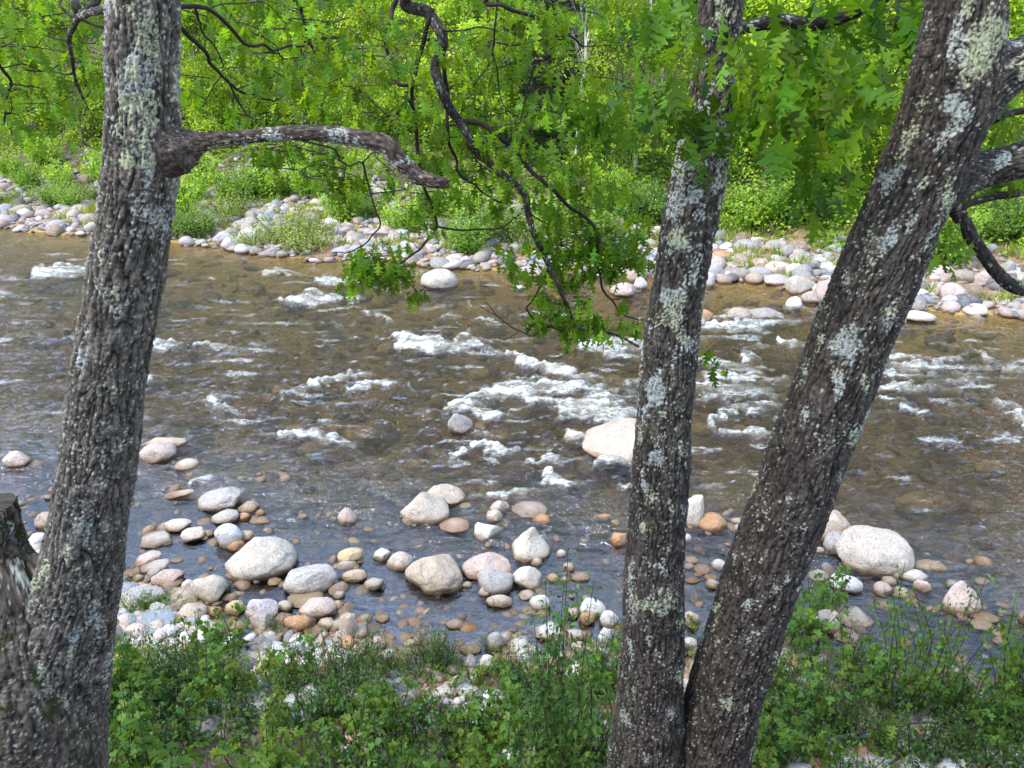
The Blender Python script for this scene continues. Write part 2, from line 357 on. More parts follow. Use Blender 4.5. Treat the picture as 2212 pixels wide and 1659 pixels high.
# ------------------------------------------------------------------ river
FOAM = '''72 594 205 588 15 1;110 582 200 580 9 .9;0 604 80 607 6 .5;-20 632 60 645 10 .6;-20 660 60 672 9 .4;618 656 775 648 12 1;650 640 760 640 6 .7;558 586 645 592 9 .8;680 612 780 608 9 .9;
785 681 845 692 6 .8;1025 690 1075 702 8 .8;960 680 1010 690 5 .5;1010 655 1025 668 5 .7;858 738 960 742 20 1;900 750 1020 752 14 1;1000 742 1100 768 8 .8;985 735 1020 716 6 .8;1000 735 1140 738 5 .55;
1105 768 1170 797 9 1;1150 790 1290 822 11 .9;1255 748 1395 752 15 1;1300 765 1400 775 8 .7;962 890 1040 880 8 1;1008 872 1110 838 13 1;1060 855 1250 835 19 1;1180 845 1330 848 14 .85;1130 872 1290 880 9 .8;1020 900 1110 898 10 .9;1090 830 1180 818 5 .7;
1212 888 1400 895 21 1;1240 872 1400 868 10 .8;1280 910 1390 918 10 .8;1210 945 1290 950 11 .85;1270 860 1400 845 9 .7;1340 830 1400 830 9 .7;
604 945 690 938 12 1;690 955 765 960 14 .8;630 935 650 930 5 .7;458 868 480 890 12 1;465 860 520 860 5 .7;480 893 600 905 6 .6;
612 858 700 836 7 .7;665 838 790 812 11 1;755 848 850 832 13 .85;760 870 830 866 5 .5;690 870 760 880 4 .4;850 820 910 850 5 .4;
430 750 520 755 7 .8;325 748 400 748 9 .8;318 826 355 822 7 .7;470 765 560 760 4 .4;520 745 640 735 4 .4;
972 998 1040 968 9 1;1020 968 1125 978 12 1;1040 1000 1100 1004 6 .6;1130 1003 1270 998 9 .75;1170 990 1240 985 6 .6;1285 1012 1375 998 11 .9;
1055 1078 1190 1064 9 .85;1170 1040 1262 1054 11 .9;1100 1072 1150 1085 6 .6;412 1052 440 1035 8 .9;430 1040 490 1025 8 .6;1330 1055 1380 1050 7 .6;
1512 700 1600 676 8 .8;1520 712 1710 700 13 .9;1580 690 1690 684 6 .9;1690 668 1740 672 6 .7;1510 735 1640 728 8 .5;1678 738 1742 750 8 1;1600 755 1700 752 5 .4;
1500 785 1640 800 13 .75;1520 812 1700 825 12 .8;1500 840 1690 850 13 .7;1510 865 1640 858 7 .6;1620 872 1700 880 7 .7;1600 780 1640 775 6 .8;
1536 925 1565 890 12 1;1560 890 1680 885 8 .8;1600 945 1680 950 11 .8;1550 935 1620 950 7 .7;1660 905 1720 900 6 .6;
1740 770 1780 775 5 .4;1900 775 2010 778 10 .9;1930 795 2080 800 8 .8;1900 808 2060 820 7 .7;2020 785 2090 770 6 .7;2060 805 2200 790 7 .6;1900 838 2040 848 7 .7;2000 830 2212 815 6 .5;
1895 862 1970 880 6 .7;1940 884 2000 895 6 .7;2010 868 2100 888 5 .6;2020 850 2120 860 5 .5;2150 872 2205 898 9 .9;2180 900 2240 925 10 .9;2115 770 2160 785 6 .7;2020 962 2080 968 6 .6;2120 945 2212 938 4 .4;
1995 748 2090 758 5 .5;2160 800 2240 805 6 .5;1820 940 1850 935 5 .4;1170 1165 1200 1140 5 .5;1040 1160 1085 1165 4 .5;1830 1060 1900 1080 4 .3;1000 665 1100 675 4 .3;60 720 140 735 7 .35;40 760 130 770 7 .35;150 850 165 850 6 .6;
840 590 1000 588 4 .5;780 600 880 606 4 .5;900 640 1000 632 4 .4;690 700 760 706 4 .4;1010 940 1080 945 5 .5'''
def foam_at(px, py):
    f = np.zeros(px.shape)
    for it in FOAM.replace('\n', '').split(';'):
        x0, y0, x1, y1, hw_, st = map(float, it.split())
        dx, dy = x1 - x0, y1 - y0; ln = math.hypot(dx, dy); ux, uy = dx / ln, dy / ln
        sel = (px > min(x0, x1) - 60) & (px < max(x0, x1) + 90) & (py > min(y0, y1) - 60) & (py < max(y0, y1) + 60)
        if not sel.any(): continue
        ax, ay = px[sel] - x0, py[sel] - y0
        tt = (ax * ux + ay * uy) / ln; nn = (-ax * uy + ay * ux)
        wv = 1.08 * hw_ * np.interp(tt, [-.12, 0, .12, .5, 1.0, 1.3], [.15, .75, 1.0, 1.0, .7, .2])
        prof = np.clip(1.15 - (np.abs(nn) / wv) ** 2, 0, 1) * np.interp(tt, [-.1, 0, .05, .45, 1.0, 1.35], [0, .85, 1, .9, .55, 0])
        f[sel] = np.maximum(f[sel], prof * st)
    return f
rows = G(np.full(560, 1106.), np.linspace(1640, 470, 560))[:, 1]
wy = np.concatenate([np.linspace(3.5, rows[0] - .02, 12), rows, np.linspace(rows[-1] + .4, 62, 10)])
wu = np.concatenate([np.linspace(-3.2, -.72, 30), np.linspace(-.715, .715, 860), np.linspace(.72, 3.2, 30)])
dpt = wy * CP + CAMZ * SP
X = wu[None] * dpt[:, None]; Y = np.repeat(wy[:, None], len(wu), 1)
px, py = proj(np.stack([X, Y, 0 * X], -1))
s = near_y(X) - Y; t = Y - far_y(X)
inner = np.minimum(-s, -t)
turb = sst(.8, 5.5, -s) * sst(.3, 3.5, -t)
turb = np.maximum(turb, .12 * sst(0, 2, -s))
calm = np.exp(-(((px - 420) / 330) ** 2 + ((py - 1190) / 110) ** 2)); turb *= 1 - .6 * calm
calm2 = np.exp(-(((px - 1700) / 260) ** 2 + ((py - 625) / 45) ** 2)); turb *= 1 - .6 * calm2
q0 = np.stack([px / 46, py / 20, 0 * px], -1)
foam = foam_at(px + 26 * fbm(q0, 3), py + 11 * fbm(q0 + 31, 3))
q = np.stack([X, Y, 0 * X], -1)
rq = q * np.array([.75, 1.25, 1])
wv = .060 * pn(rq * .9 + 3) + .050 * pn(rq * 2.1 + 11) + .032 * (1 - 2 * np.abs(pn(rq * 3.7 + 21))) + .014 * pn(rq * 8 + 31)
crest = np.clip(fbm(q * np.array([.62, 2.0, 1]) + 40, 4) * 1.6, 0, 1)
streak = fbm(q * np.array([.9, 3.4, 1]) + 60, 4)
foam_n = foam * np.clip(.82 + .7 * streak, .15, 1.2)
speck = sst(.46, .95, crest) * turb * .55 * sst(2.5, 6, -s)  # small whitecaps, also painting bright glints into the choppy water as white flecks
F_ = np.clip(np.maximum(foam_n, speck), 0, 1.2)
Zw = wv * (.035 + turb) * 1.25 + .14 * foam * (1 + .7 * fbm(q * 4 + 70, 3)) * turb + .035 * F_ * pn(q * 9) + .02 * F_ * pn(q * 19)
milk = np.clip(foam * 1.1 - .15, 0, 1) ** 1.6
pool = sst(-6.2, -2.2, s) * (1 - .35 * sst(1500, 1750, px) * sst(1300, 1050, py))
colw = np.stack([F_, turb, milk, pool], -1).reshape(-1, 4)
a, b = X.shape
Vw = np.stack([X, Y, Zw], -1).reshape(-1, 3); Fw = gridfaces(a, b)
rim = np.concatenate([np.arange(b), np.arange(1, a) * b + b - 1, (a - 1) * b + np.arange(b - 2, -1, -1), np.arange(a - 2, 0, -1) * b])
low = Vw[rim].copy(); low[:, 2] = -3; k0 = len(Vw); m_ = len(rim)
ii = np.arange(m_); jj = (ii + 1) % m_
skirt = np.stack([rim[jj], rim[ii], k0 + ii, k0 + jj], -1)
cen = np.array([[0, 25, -3.0]]); kc = k0 + m_
fan = np.stack([k0 + jj, k0 + ii, np.full(m_, kc), np.full(m_, kc)], -1)
me_v = np.concatenate([Vw, low, cen]); me_c = np.concatenate([colw, np.tile([0, 0, 0, 1], (m_ + 1, 1))])
bm_faces = np.concatenate([Fw, skirt])
river = obj('river_water', np.concatenate([Vw, low]), bm_faces, M_WATER, None, me_c[:-1])
# close the bottom with one face
bmw = bmesh.new(); bmw.from_mesh(river.data); bmw.verts.ensure_lookup_table()
bmw.faces.new([bmw.verts[int(k0 + i)] for i in ii[::-1]]); bmesh.ops.recalc_face_normals(bmw, faces=bmw.faces[:]); bmw.to_mesh(river.data); bmw.free()
tag(river, 'clear brown river with white rapids', None, None, 'structure')
# ------------------------------------------------------------------ boulders
RC = {'cream': (.52, .465, .385), 'beige': (.44, .385, .315), 'tan': (.43, .345, .265), 'pink': (.51, .395, .345), 'white': (.62, .60, .575), 'grey': (.37, .345, .32),
      'dark grey': (.15, .145, .15), 'blue grey': (.235, .27, .30), 'orange': (.46, .25, .12), 'yellow': (.48, .37, .21), 'brown': (.28, .20, .14), 'lilac': (.47, .42, .43), 'golden': (.80, .58, .24)}
# crop transforms: name -> (x0, sx, y0, sy) into 2212 x 1659 picture coordinates
TR = {'A': (219.4, .3307, 932.6, .3307), 'B': (713.2, .2976, 987.5, .2976), 'C': (1474.7, .3333, 1106, .3333), 'D': (0, 1, 0, 1), 'S': (737.4, .3333, 553, .3333),
      'U': (1474.7, .3333, 553, .3333), 'V': (0, .3333, 553, .3333), 'E': (329.2, .2728, 329.2, .2728), 'F': (1426.4, .6186, 466.3, .6186), 'K': (737.4, .3333, 1106, .3333), 'L': (0, .3333, 1106, .3333)}
# x0 y0 x1 y1 colour shape tilt ; shape: r rounded, d domed, f flat, o oblong, a angular, p peaked ; trailing s = just under the water ; '=' gives a label and makes a landmark
ROCKS = '''
A
235 35 545 105 tan f 2
225 70 460 200 pink d
463 173 617 250 cream r
370 375 600 437 tan o 12
590 358 890 515 grey o 14 =grey brown slab with an undercut edge, tilted in the shallows|the tilted grey brown slab
880 450 1015 530 tan d
1003 505 1063 550 orange r
883 527 965 587 orange d
693 503 888 607 grey o 18
958 553 1098 605 tan f
370 566 572 655 cream f 6
220 637 452 755 grey a =grey olive wedge stone with a broken brown end|the grey olive wedge stone
508 617 663 722 cream a 12
648 640 728 690 brown r
638 677 692 712 white f
722 597 905 762 white o 35 =pale streaked oblong boulder leaning up to the right in the pool|the pale streaked leaning boulder
868 640 988 715 tan r
812 705 925 778 orange r
780 683 1235 965 cream d =largest cream and tan boulder at the pool, its right half sliding underwater|the big half sunk cream boulder
1168 860 1528 1060 grey o 14 =smooth speckled grey oblong boulder lying across the pool's edge|the speckled grey oblong boulder
440 822 527 858 beige f
188 774 380 880 pink o 22
222 827 432 930 grey o 18
273 884 377 957 grey o 20
213 930 272 977 grey r
100 785 150 910 pink d
105 895 225 958 tan f
313 895 510 1015 pink a
382 945 512 1025 beige d
510 962 598 1035 white d
571 930 800 1120 beige a =beige faceted boulder at the head of the stony spit|the faceted beige boulder
348 1005 615 1155 beige d
107 1000 380 1125 grey f
66 980 220 1062 blue grey f
485 1115 665 1240 tan r
796 1098 922 1195 yellow r =honey yellow round stone on the gravel spit|the honey yellow stone
920 1090 1142 1255 lilac a
1142 1100 1242 1182 beige r
1195 1037 1430 1140 cream d
1265 1078 1520 1235 pink d =pinkish grey domed boulder below the speckled grey oblong one|the pinkish grey dome on the spit
960 1185 1095 1325 beige a
1175 1198 1368 1310 orange o 6 =rusty orange oblong stone lying among the near shrubs|the rusty orange oblong stone
120 1195 420 1328 blue grey a =dark slate blue angular boulder near the forked trunk|the slate blue angular boulder
370 1255 487 1345 white r
22 1250 127 1380 grey r
35 1175 127 1260 tan r
490 1225 750 1380 grey d
945 1320 1112 1470 grey p
1200 1365 1310 1485 white r
300 1450 480 1565 white a
840 1455 1020 1560 dark grey f
1255 1325 1352 1374 blue grey f
385 1345 490 1412 pink f
258 1355 358 1418 white r
1080 950 1170 1010 yellow r
1505 1040 1588 1087 grey r
1500 1100 1575 1168 orange r
1533 1178 1659 1275 tan r
1060 1300 1140 1372 white f
820 1310 935 1465 grey a
20 1410 75 1467 grey r
180 1340 255 1395 blue grey r
130 1420 240 1485 blue grey f
700 1480 800 1560 grey r
1180 1440 1260 1500 white r
1060 380 1220 445 pink f s
905 290 1200 360 tan o 8 s
805 105 945 145 orange f s
655 118 770 168 pink f s
1170 680 1280 742 grey f s
1270 825 1390 872 grey f s
1070 650 1190 692 pink f s
560 760 680 800 pink f s
600 830 760 890 lilac f s
B
670 192 977 372 tan d =tan boulder with a dished hollow behind the beige peaked one|the dished tan boulder
500 250 862 478 beige p =pale beige peaked boulder standing in mid shallows|the beige peaked boulder
40 365 190 497 pink p
785 435 1008 542 pink r
890 372 1075 420 grey f s
930 328 1048 380 beige f
1152 312 1305 418 pink a
1130 378 1250 472 cream r
1312 332 1588 434 lilac r =greyish pink flat oval boulder below the short white rapid|the greyish pink flat oval
1470 413 1605 492 orange r
1038 472 1233 605 white a
1310 505 1600 755 cream p =cream pointed boulder behind the tall thin shrub|the cream pointed boulder
40 655 230 775 yellow o 25
303 658 432 757 white o 15
403 682 597 824 beige o 25
40 812 263 907 tan f 8
232 873 387 968 grey o 25
525 700 962 978 tan d =large tan round backed boulder mirrored in the still pool|the large tan boulder
940 687 1317 905 pink d =broad rose pink dome beside the large tan boulder|the rose pink dome
1062 805 1330 995 grey a =grey cracked block in front of the rose pink dome|the grey cracked block
1315 790 1540 958 cream d
1075 938 1170 1010 white a
1130 997 1328 1090 cream f -6
1367 960 1485 1040 white r
1445 998 1600 1113 white r
955 900 1030 947 white f
25 970 103 1024 white r
0 1040 90 1118 pink r
330 1135 427 1203 tan r
835 1172 978 1243 grey f =flat pale grey stone alone in the blue pool|the lone flat grey stone
530 1318 632 1402 tan r
930 1350 1100 1435 tan f
1075 1432 1202 1570 white r =egg round whitish stone between the near bushes|the egg round white stone
955 1425 1075 1575 grey a
1130 1265 1260 1405 grey r
1290 1310 1470 1425 white d
1360 1400 1480 1505 white d
1480 1190 1720 1335 white d
1690 1248 1865 1340 cream o -5
1810 1020 2010 1175 white d
1805 1110 1925 1215 orange r
1960 1110 2100 1245 white d
1945 1235 2080 1375 white r
1750 1335 1870 1445 tan r
1860 1365 2050 1455 white f
1715 1085 1810 1168 tan r
1640 670 1715 732 white f
1455 720 1540 788 cream r
1690 765 1780 833 tan r
1750 830 1895 903 pink f
1671 865 1735 918 tan r
1570 840 1665 908 yellow r
2040 545 2155 655 orange d
440 1090 690 1180 grey f s
790 1103 920 1160 tan f s
945 1065 1108 1128 grey f s
560 570 725 625 yellow f s
890 632 1040 695 tan f s
470 275 610 330 yellow f s
1030 305 1205 385 yellow f s
980 235 1225 300 orange f s
1735 985 1785 1028 white r
60 1130 190 1315 tan r
380 1390 540 1495 pink d
1415 930 1500 962 cream f
1220 0 1560 55 pink f s
C
895 -15 1110 205 tan d
1055 85 1543 408 beige r =biggest round beige boulder at the right of the leaning trunk|the biggest beige boulder
930 125 1085 275 grey r
1495 305 1738 395 tan f
1428 370 1615 458 white f -4
1300 413 1398 480 cream r
1248 448 1378 548 pink r
1383 480 1495 557 white r
1515 437 1635 530 pink a
1705 443 1938 660 pink p =pinkish pyramid boulder with a rust red wet foot|the pinkish pyramid boulder
1718 435 1810 498 blue grey r
975 392 1187 530 white d =round whitish boulder below the biggest beige one|the round whitish boulder
830 370 965 450 white f
1010 607 1250 745 white d
870 627 1047 788 pink o -30 =pinkish tan oblong boulder sloping down behind the maple sapling|the sloping pinkish tan boulder
1000 745 1160 850 white d
715 775 905 855 white f
640 765 735 885 white a
1890 687 2043 770 cream d
1910 650 2080 718 tan f
2020 808 2098 863 grey r
1955 850 2007 883 pink r
1760 920 1855 960 pink f
1780 1030 1990 1145 white d
1700 645 1770 687 white f s
1876 455 1985 505 grey f s
105 0 298 130 orange r =bright orange rounded boulder between the twin trunks|the bright orange boulder
5 -114 140 105 cream a
315 35 400 87 tan f
335 80 400 132 white r
0 140 62 207 white r
60 172 195 222 tan f s
195 155 290 215 tan f s
0 285 110 337 tan f
0 330 78 375 white f
80 338 198 403 pink r
190 303 290 378 white r
75 388 130 422 orange r
155 432 250 503 tan f
0 640 120 745 pink d
150 400 235 448 yellow r
20 420 120 463 orange f
0 810 100 895 white r
1170 400 1255 452 brown f s
1370 393 1408 439 grey r
865 225 925 273 white r
860 920 950 1015 white r
1440 1075 1590 1165 tan d
1570 1420 1650 1505 white r
1870 1290 1950 1395 white r
2120 1130 2220 1195 tan d
1480 1270 1640 1355 white d
720 890 850 965 cream f
2190 630 2260 720 brown r
D
1262 903 1495 1000 tan d =large smooth tan boulder standing in the rapids behind the upright trunk|the smooth tan boulder in the rapids
905 580 988 624 cream r =round cream boulder alone in the golden far shallows|the lone cream boulder of the far shallows
967 893 1022 942 grey a =grey square cornered rock splashed by the main rapid|the grey rock in the main rapid
0 973 57 1010 pink d
70 1105 122 1142 tan r
100 1140 137 1165 white f
58 1150 98 1185 white r
62 1185 105 1215 white d
96 1170 125 1200 cream r
80 1215 110 1240 grey r
1508 668 1541 695 orange r
1575 663 1627 690 tan f
1618 664 1703 690 grey p
1700 640 1737 670 white r
1735 628 1782 654 pink r
1765 598 1832 657 pink d
1700 595 1760 634 cream d =big cream boulder at the far waterline between the twin trunks|the big cream waterline boulder
1656 592 1720 617 lilac f
1758 613 1792 632 white r
1958 620 2016 650 white a
2040 610 2102 650 pink o -18 =pink angular boulder at the far waterline beyond the leaning trunk|the pink far waterline boulder
2090 655 2142 684 white d
1960 670 2032 694 white f
1935 675 1960 702 white r
2163 645 2216 665 grey f
1385 555 1430 600 lilac r
1325 570 1375 600 pink d
1355 565 1400 608 tan d
1370 598 1400 625 white r
1320 610 1380 640 pink d
1105 615 1135 628 white f
1125 570 1190 598 pink f
1210 560 1235 580 pink f
S
225 525 365 605 golden d s
1040 740 1130 787 golden f s
790 780 950 850 orange f s
660 1005 760 1070 orange f s
480 970 620 1035 golden f s
0 1070 260 1140 golden f s
920 1095 1110 1160 golden f s
1020 1290 1310 1360 pink f s
590 1250 800 1320 tan f s
1660 730 1880 805 golden d s
860 1040 950 1110 golden f s
1420 1100 1640 1150 golden f s
410 1280 540 1335 golden f s
1310 1160 1440 1230 tan f s
1440 540 1550 592 golden f s
115 1410 190 1480 yellow f s
1400 1380 1520 1420 golden f s
820 700 960 740 golden f s
1520 1290 1660 1370 tan f s
860 1420 930 1460 yellow f s
U
50 1040 200 1135 golden d s
390 262 495 292 yellow f s
365 305 530 348 golden f s
1790 540 1930 577 golden f s
2060 360 2212 392 yellow f s
310 1060 440 1130 golden d s
1400 1490 1700 1560 golden f s
1580 1510 1890 1580 orange f s
1900 1300 2120 1340 golden f s
1580 1600 1800 1650 brown f s
V
1600 160 1720 200 yellow d s
1580 940 1720 990 orange f s
1760 810 1900 850 golden f s
1680 870 1780 910 orange f s
1840 1060 2000 1110 golden f s
370 780 500 850 pink f s
1830 255 1960 292 tan f s
1920 1180 2070 1250 golden d s
2080 1060 2200 1110 golden f s
E
465 622 655 722 lilac d =lilac white boulder at the far waterline beside the big bush|the lilac white far boulder
525 660 720 778 white d =largest whitish boulder at the far waterline, half in the water|the largest whitish far boulder
640 720 787 798 white r
800 570 918 642 white d
665 525 805 607 pink d
925 370 1030 465 blue grey d =steep blue grey boulder halfway up the far stones|the steep blue grey far boulder
870 460 985 545 blue grey r
945 485 1040 575 tan r
1165 465 1325 547 brown r =brown pink rounded boulder in the middle of the far stones|the brown pink far boulder
1060 463 1190 527 grey o 10
1125 395 1210 452 grey d
1150 548 1250 607 tan r
1235 525 1345 567 tan f
1370 585 1555 657 lilac d =long lilac grey boulder on the far stones below the broken limb|the long lilac grey far boulder
1410 740 1580 808 lilac d
1700 580 1920 670 pink d =broad pink boulder on the far stones behind the hanging leaves|the broad pink far boulder
1895 600 2030 657 white f
1950 530 2060 602 pink r
1870 400 1955 507 blue grey d
850 430 930 502 grey r
815 388 895 432 grey r
655 600 735 652 pink r
895 600 950 652 white r
1055 520 1115 567 tan r
1240 430 1370 470 grey f
1263 642 1360 692 grey r
1280 665 1360 712 pink r
1360 660 1425 702 brown r
1440 650 1510 697 tan r
1600 640 1665 692 tan r
1480 680 1540 722 tan r
840 637 910 670 orange f
1550 600 1650 642 blue grey f
920 685 975 727 blue grey r
380 718 440 750 white r
235 700 305 732 white f
130 610 190 652 white r
860 775 970 814 tan f
905 755 995 792 grey f
1090 760 1180 802 grey d
460 390 550 427 white d
1050 415 1100 472 grey r
575 515 650 572 brown d
545 455 630 492 dark grey r
2020 650 2090 700 pink r
1590 770 1680 812 grey d
1760 690 1830 735 white r
F
160 165 225 224 lilac d
220 183 283 224 white r
157 197 192 247 white r
305 185 365 212 orange f
180 120 275 160 orange f
270 123 345 162 pink r
455 85 530 132 brown d =reddish brown boulder up on the far stones between the twin trunks|the reddish brown far boulder
388 90 425 127 grey r
378 202 475 242 lilac f
443 165 510 212 white r
503 267 560 300 pink r
480 123 537 152 blue grey r
455 140 525 177 pink r
580 168 618 202 cream r
340 205 390 227 white r
225 160 290 187 pink r
938 230 1000 267 pink r
950 170 1050 227 pink d =big pinkish grey boulder on the far stones under the drooping branch|the big pinkish far boulder
1048 145 1115 189 brown r
1105 190 1180 242 pink d
1190 155 1250 212 grey a
1135 97 1180 127 grey r
1165 42 1195 72 grey r
985 85 1035 132 white r
1035 205 1095 237 tan f
860 235 900 270 white r
1180 225 1230 250 tan r
1230 190 1270 220 white f
895 180 940 212 pink d
900 140 950 178 white r
K
145 1110 490 1275 dark grey d =large dark grey lichen dusted boulder sunk in the near bushes|the large dark grey bank boulder
640 1320 920 1505 dark grey a =dark grey split boulder on the steep near bank|the dark grey split boulder
830 1200 1020 1325 grey d
915 1270 1000 1345 white r
980 1300 1120 1455 grey a
570 1380 640 1485 grey r
860 1550 1000 1680 dark grey a
900 1400 1000 1535 dark grey a
L
1240 1310 1430 1455 dark grey a
1030 1400 1120 1470 grey r
1700 1400 1760 1460 tan r
'''
SHAPE_WORD = {'r': 'rounded', 'd': 'domed', 'f': 'flat', 'o': 'oblong', 'a': 'angular', 'p': 'peaked'}
def rock_shape(shape, seed, nsub):
    r = np.random.default_rng(seed); P0, F = ico(nsub); p = P0.copy()
    k, lo, hi, hard = {'r': (9, .76, .96, .78), 'd': (11, .66, .93, .86), 'f': (7, .7, .95, .7), 'o': (8, .70, .94, .75), 'a': (11, .52, .86, .93), 'p': (7, .6, .9, .8)}[shape]
    for _ in range(k):
        n = r.normal(size=3); n /= np.linalg.norm(n); d = r.uniform(lo, hi)
        p = p - n * (np.maximum(p @ n - d, 0) * hard)[:, None]
    if shape == 'p':
        z = p[:, 2]; tp = 1 - .52 * sst(-.2, 1, z); p[:, 0] *= tp; p[:, 1] *= tp; p[:, 0] += .15 * r.uniform(-1, 1) * z
    if shape == 'd': p[:, 0] *= 1 - .18 * sst(0, 1, p[:, 2])
    o = r.uniform(0, 100, 3)
    n1 = pn(p * 1.1 + o); n2 = pn(p * 2.6 + o); n3 = fbm(p * 6 + o, 3)
    return p * (1 + .13 * n1 + (.08 if shape == 'a' else .06) * n2 + (.03 if nsub >= 4 else .014) * n3)[:, None], F
def place_rock(x0, y0, x1, y1, shape, tilt, sub, seed, nsub):
    """local vertices, faces and the standing point of a boulder that fills the given outline seen from the bank"""
    cx, w, h = (x0 + x1) / 2, x1 - x0, y1 - y0
    q = hit(cx, y1, zmin=0.0); dq = depth(q); wm, hm = w / FPX * dq, h / FPX * dq
    sd = (CAMZ - q[2]) / np.linalg.norm(q - [0, 0, CAMZ]); cd = math.sqrt(1 - sd * sd)
    p, F = rock_shape(shape, seed, nsub)
    yaw = np.random.default_rng(seed).uniform(0, 6.28) if shape in 'ra' else np.random.default_rng(seed).uniform(-.3, .3)
    c, s_ = math.cos(yaw), math.sin(yaw); p = p @ np.array([[c, s_, 0], [-s_, c, 0], [0, 0, 1.0]])
    bfac = min(.46 * wm, (.34 if tilt else .42 if shape == 'f' else .60) * hm / sd)
    bfac = max(bfac, .16 * wm)
    if sub:
        p = rock_shape('r', seed, nsub)[0]; V = p * [wm / 2, min(.5 * hm / sd, .5 * wm) , .30 * wm]; base = G(cx, (y0 + y1) / 2, 0)
        V[:, 2] -= V[:, 2].max() + np.random.default_rng(seed).uniform(.01, .05); return V, F, base
    base = q + [0, bfac * .75, 0]
    lo, hi = .09 * wm, 1.6 * wm
    def make(cz):
        V = p * [wm / 2 * (1.0 if not tilt else .97), bfac, cz]
        if tilt:
            t = R_(tilt); V = V @ np.array([[math.cos(t), 0, math.sin(t)], [0, 1, 0], [-math.sin(t), 0, math.cos(t)]])
        ex = np.ptp(V[:, 0]); V[:, 0] *= wm / ex; V[:, 0] -= (V[:, 0].max() + V[:, 0].min()) / 2
        V[:, 2] += .30 * cz if not tilt else .25 * cz + abs(math.sin(R_(tilt))) * wm * .13
        return V
    for _ in range(14):
        cz = (lo + hi) / 2; V = make(cz)
        if proj(V + base)[1].min() > y0: lo = cz
        else: hi = cz
    return V, F, base
rocks, marks = [], []
tr = None
for ln in ROCKS.strip().split('\n'):
    if ln in TR: tr = TR[ln]; code = ln; continue
    spec, _, lab = ln.partition(' =')
    w = spec.split(); x0, y0, x1, y1 = [float(v) for v in w[:4]]
    colr = w[4]; k = 5
    if colr + ' ' + w[5] in RC: colr += ' ' + w[5]; k = 6
    shp = w[k]; rest = w[k + 1:]; sub = 's' in rest; tilt = next((float(v) for v in rest if v != 's'), 0)
    b = (tr[0] + tr[1] * x0, tr[2] + tr[3] * y0, tr[0] + tr[1] * x1, tr[2] + tr[3] * y1)
    full, _, short = lab.partition('|')
    rocks.append(dict(b=b, col=colr, shp=shp, tilt=tilt, sub=sub, label=full, short=short, code=code))
# more of the far stones, each one countable, filling what is left between those above
rr = np.random.default_rng(31)
taken = [r['b'] for r in rocks]
def free(x0, y0, x1, y1, m=.25):
    for a in taken:
        ox = min(x1, a[2]) - max(x0, a[0]); oy = min(y1, a[3]) - max(y0, a[1])
        if ox > 0 and oy > 0 and ox * oy > m * (x1 - x0) * (y1 - y0): return False
    return True
N_HERO = len(rocks)
tries = 0
TOTAL = 332
while len(rocks) < TOTAL and tries < 6000:
    tries += 1
    px_ = rr.choice([rr.uniform(380, 1050), rr.uniform(1540, 1840), rr.uniform(1960, 2205), rr.uniform(5, 215), rr.uniform(1050, 1400)], p=[.36, .22, .2, .14, .08])
    xw = np.interp(px_, [0, 220, 400, 760, 1100, 1500, 1700, 1850, 2212], [0, 1, 2, 3, 4, 5, 6, 7, 8])
    ytop = np.interp(xw, range(9), [385, 395, 425, 430, 470, 500, 515, 540, 560]); ybot = np.interp(xw, range(9), [488, 500, 520, 560, 570, 595, 612, 640, 660])
    py_ = ytop + (ybot - ytop) * rr.beta(1.3, 1.1)
    sc = np.interp(py_, [400, 520, 650], [.75, 1, 1.35]); ww = sc * rr.choice([rr.uniform(14, 22), rr.uniform(22, 34)], p=[.65, .35]); hh = ww * rr.uniform(.5, .85)
    bb = (px_ - ww / 2, py_ - hh, px_ + ww / 2, py_)
    if not free(*bb): continue
    taken.append(bb)
    cl = rr.choice(['pink', 'white', 'tan', 'grey', 'lilac', 'beige', 'blue grey', 'cream', 'brown', 'orange'], p=[.2, .2, .13, .14, .1, .08, .05, .05, .03, .02])
    rocks.append(dict(b=bb, col=str(cl), shp=str(rr.choice(list('rrdfao'))), tilt=0, sub=False, label='', short='', code='R'))
# labels
SHORT = [(r['short'], (r['b'][0] + r['b'][2]) / 2, (r['b'][1] + r['b'][3]) / 2) for r in rocks if r['short']]
SHORT += [('the leaning trunk', px_, py_) for px_, py_ in ((1905, 560), (1740, 1010), (1640, 1270))] + [('the upright twin trunk', px_, py_) for px_, py_ in ((1490, 560), (1425, 1010), (1400, 1300))]
SHORT += [('the forked trunk', px_, py_) for px_, py_ in ((280, 560), (200, 1000), (150, 1250))]
def ordinal(n): 
    w = ['first', 'second', 'third', 'fourth', 'fifth', 'sixth', 'seventh', 'eighth', 'ninth', 'tenth', 'eleventh', 'twelfth', 'thirteenth', 'fourteenth', 'fifteenth', 'sixteenth', 'seventeenth', 'eighteenth', 'nineteenth', 'twentieth']
    return w[n] if n < 20 else 'twenty ' + w[n - 20] if n < 29 else ('thirtieth' if n == 29 else 'thirty ' + w[n - 30] if n < 39 else 'fortieth' if n == 39 else 'forty ' + w[n - 40])
bykey = {}
for r in rocks:
    if r['label']: continue
    x0, y0, x1, y1 = r['b']; cx, cy = (x0 + x1) / 2, (y0 + y1) / 2
    dist = [math.hypot(cx - a, (cy - b_) * 1.6) for _, a, b_ in SHORT]
    i = int(np.argmin(dist)); nm, a, b_ = SHORT[i]
    dx, dy = cx - a, (cy - b_) * 1.4
    rel = ('right of' if dx > 0 else 'left of') if abs(dx) > abs(dy) else ('in front of' if dy > 0 else 'behind')
    r['key'] = (rel, nm, r['col'], 'sunken ' if r['sub'] else '', SHAPE_WORD[r['shp']]); r['dist'] = dist[i]
    bykey.setdefault(r['key'], []).append(r)
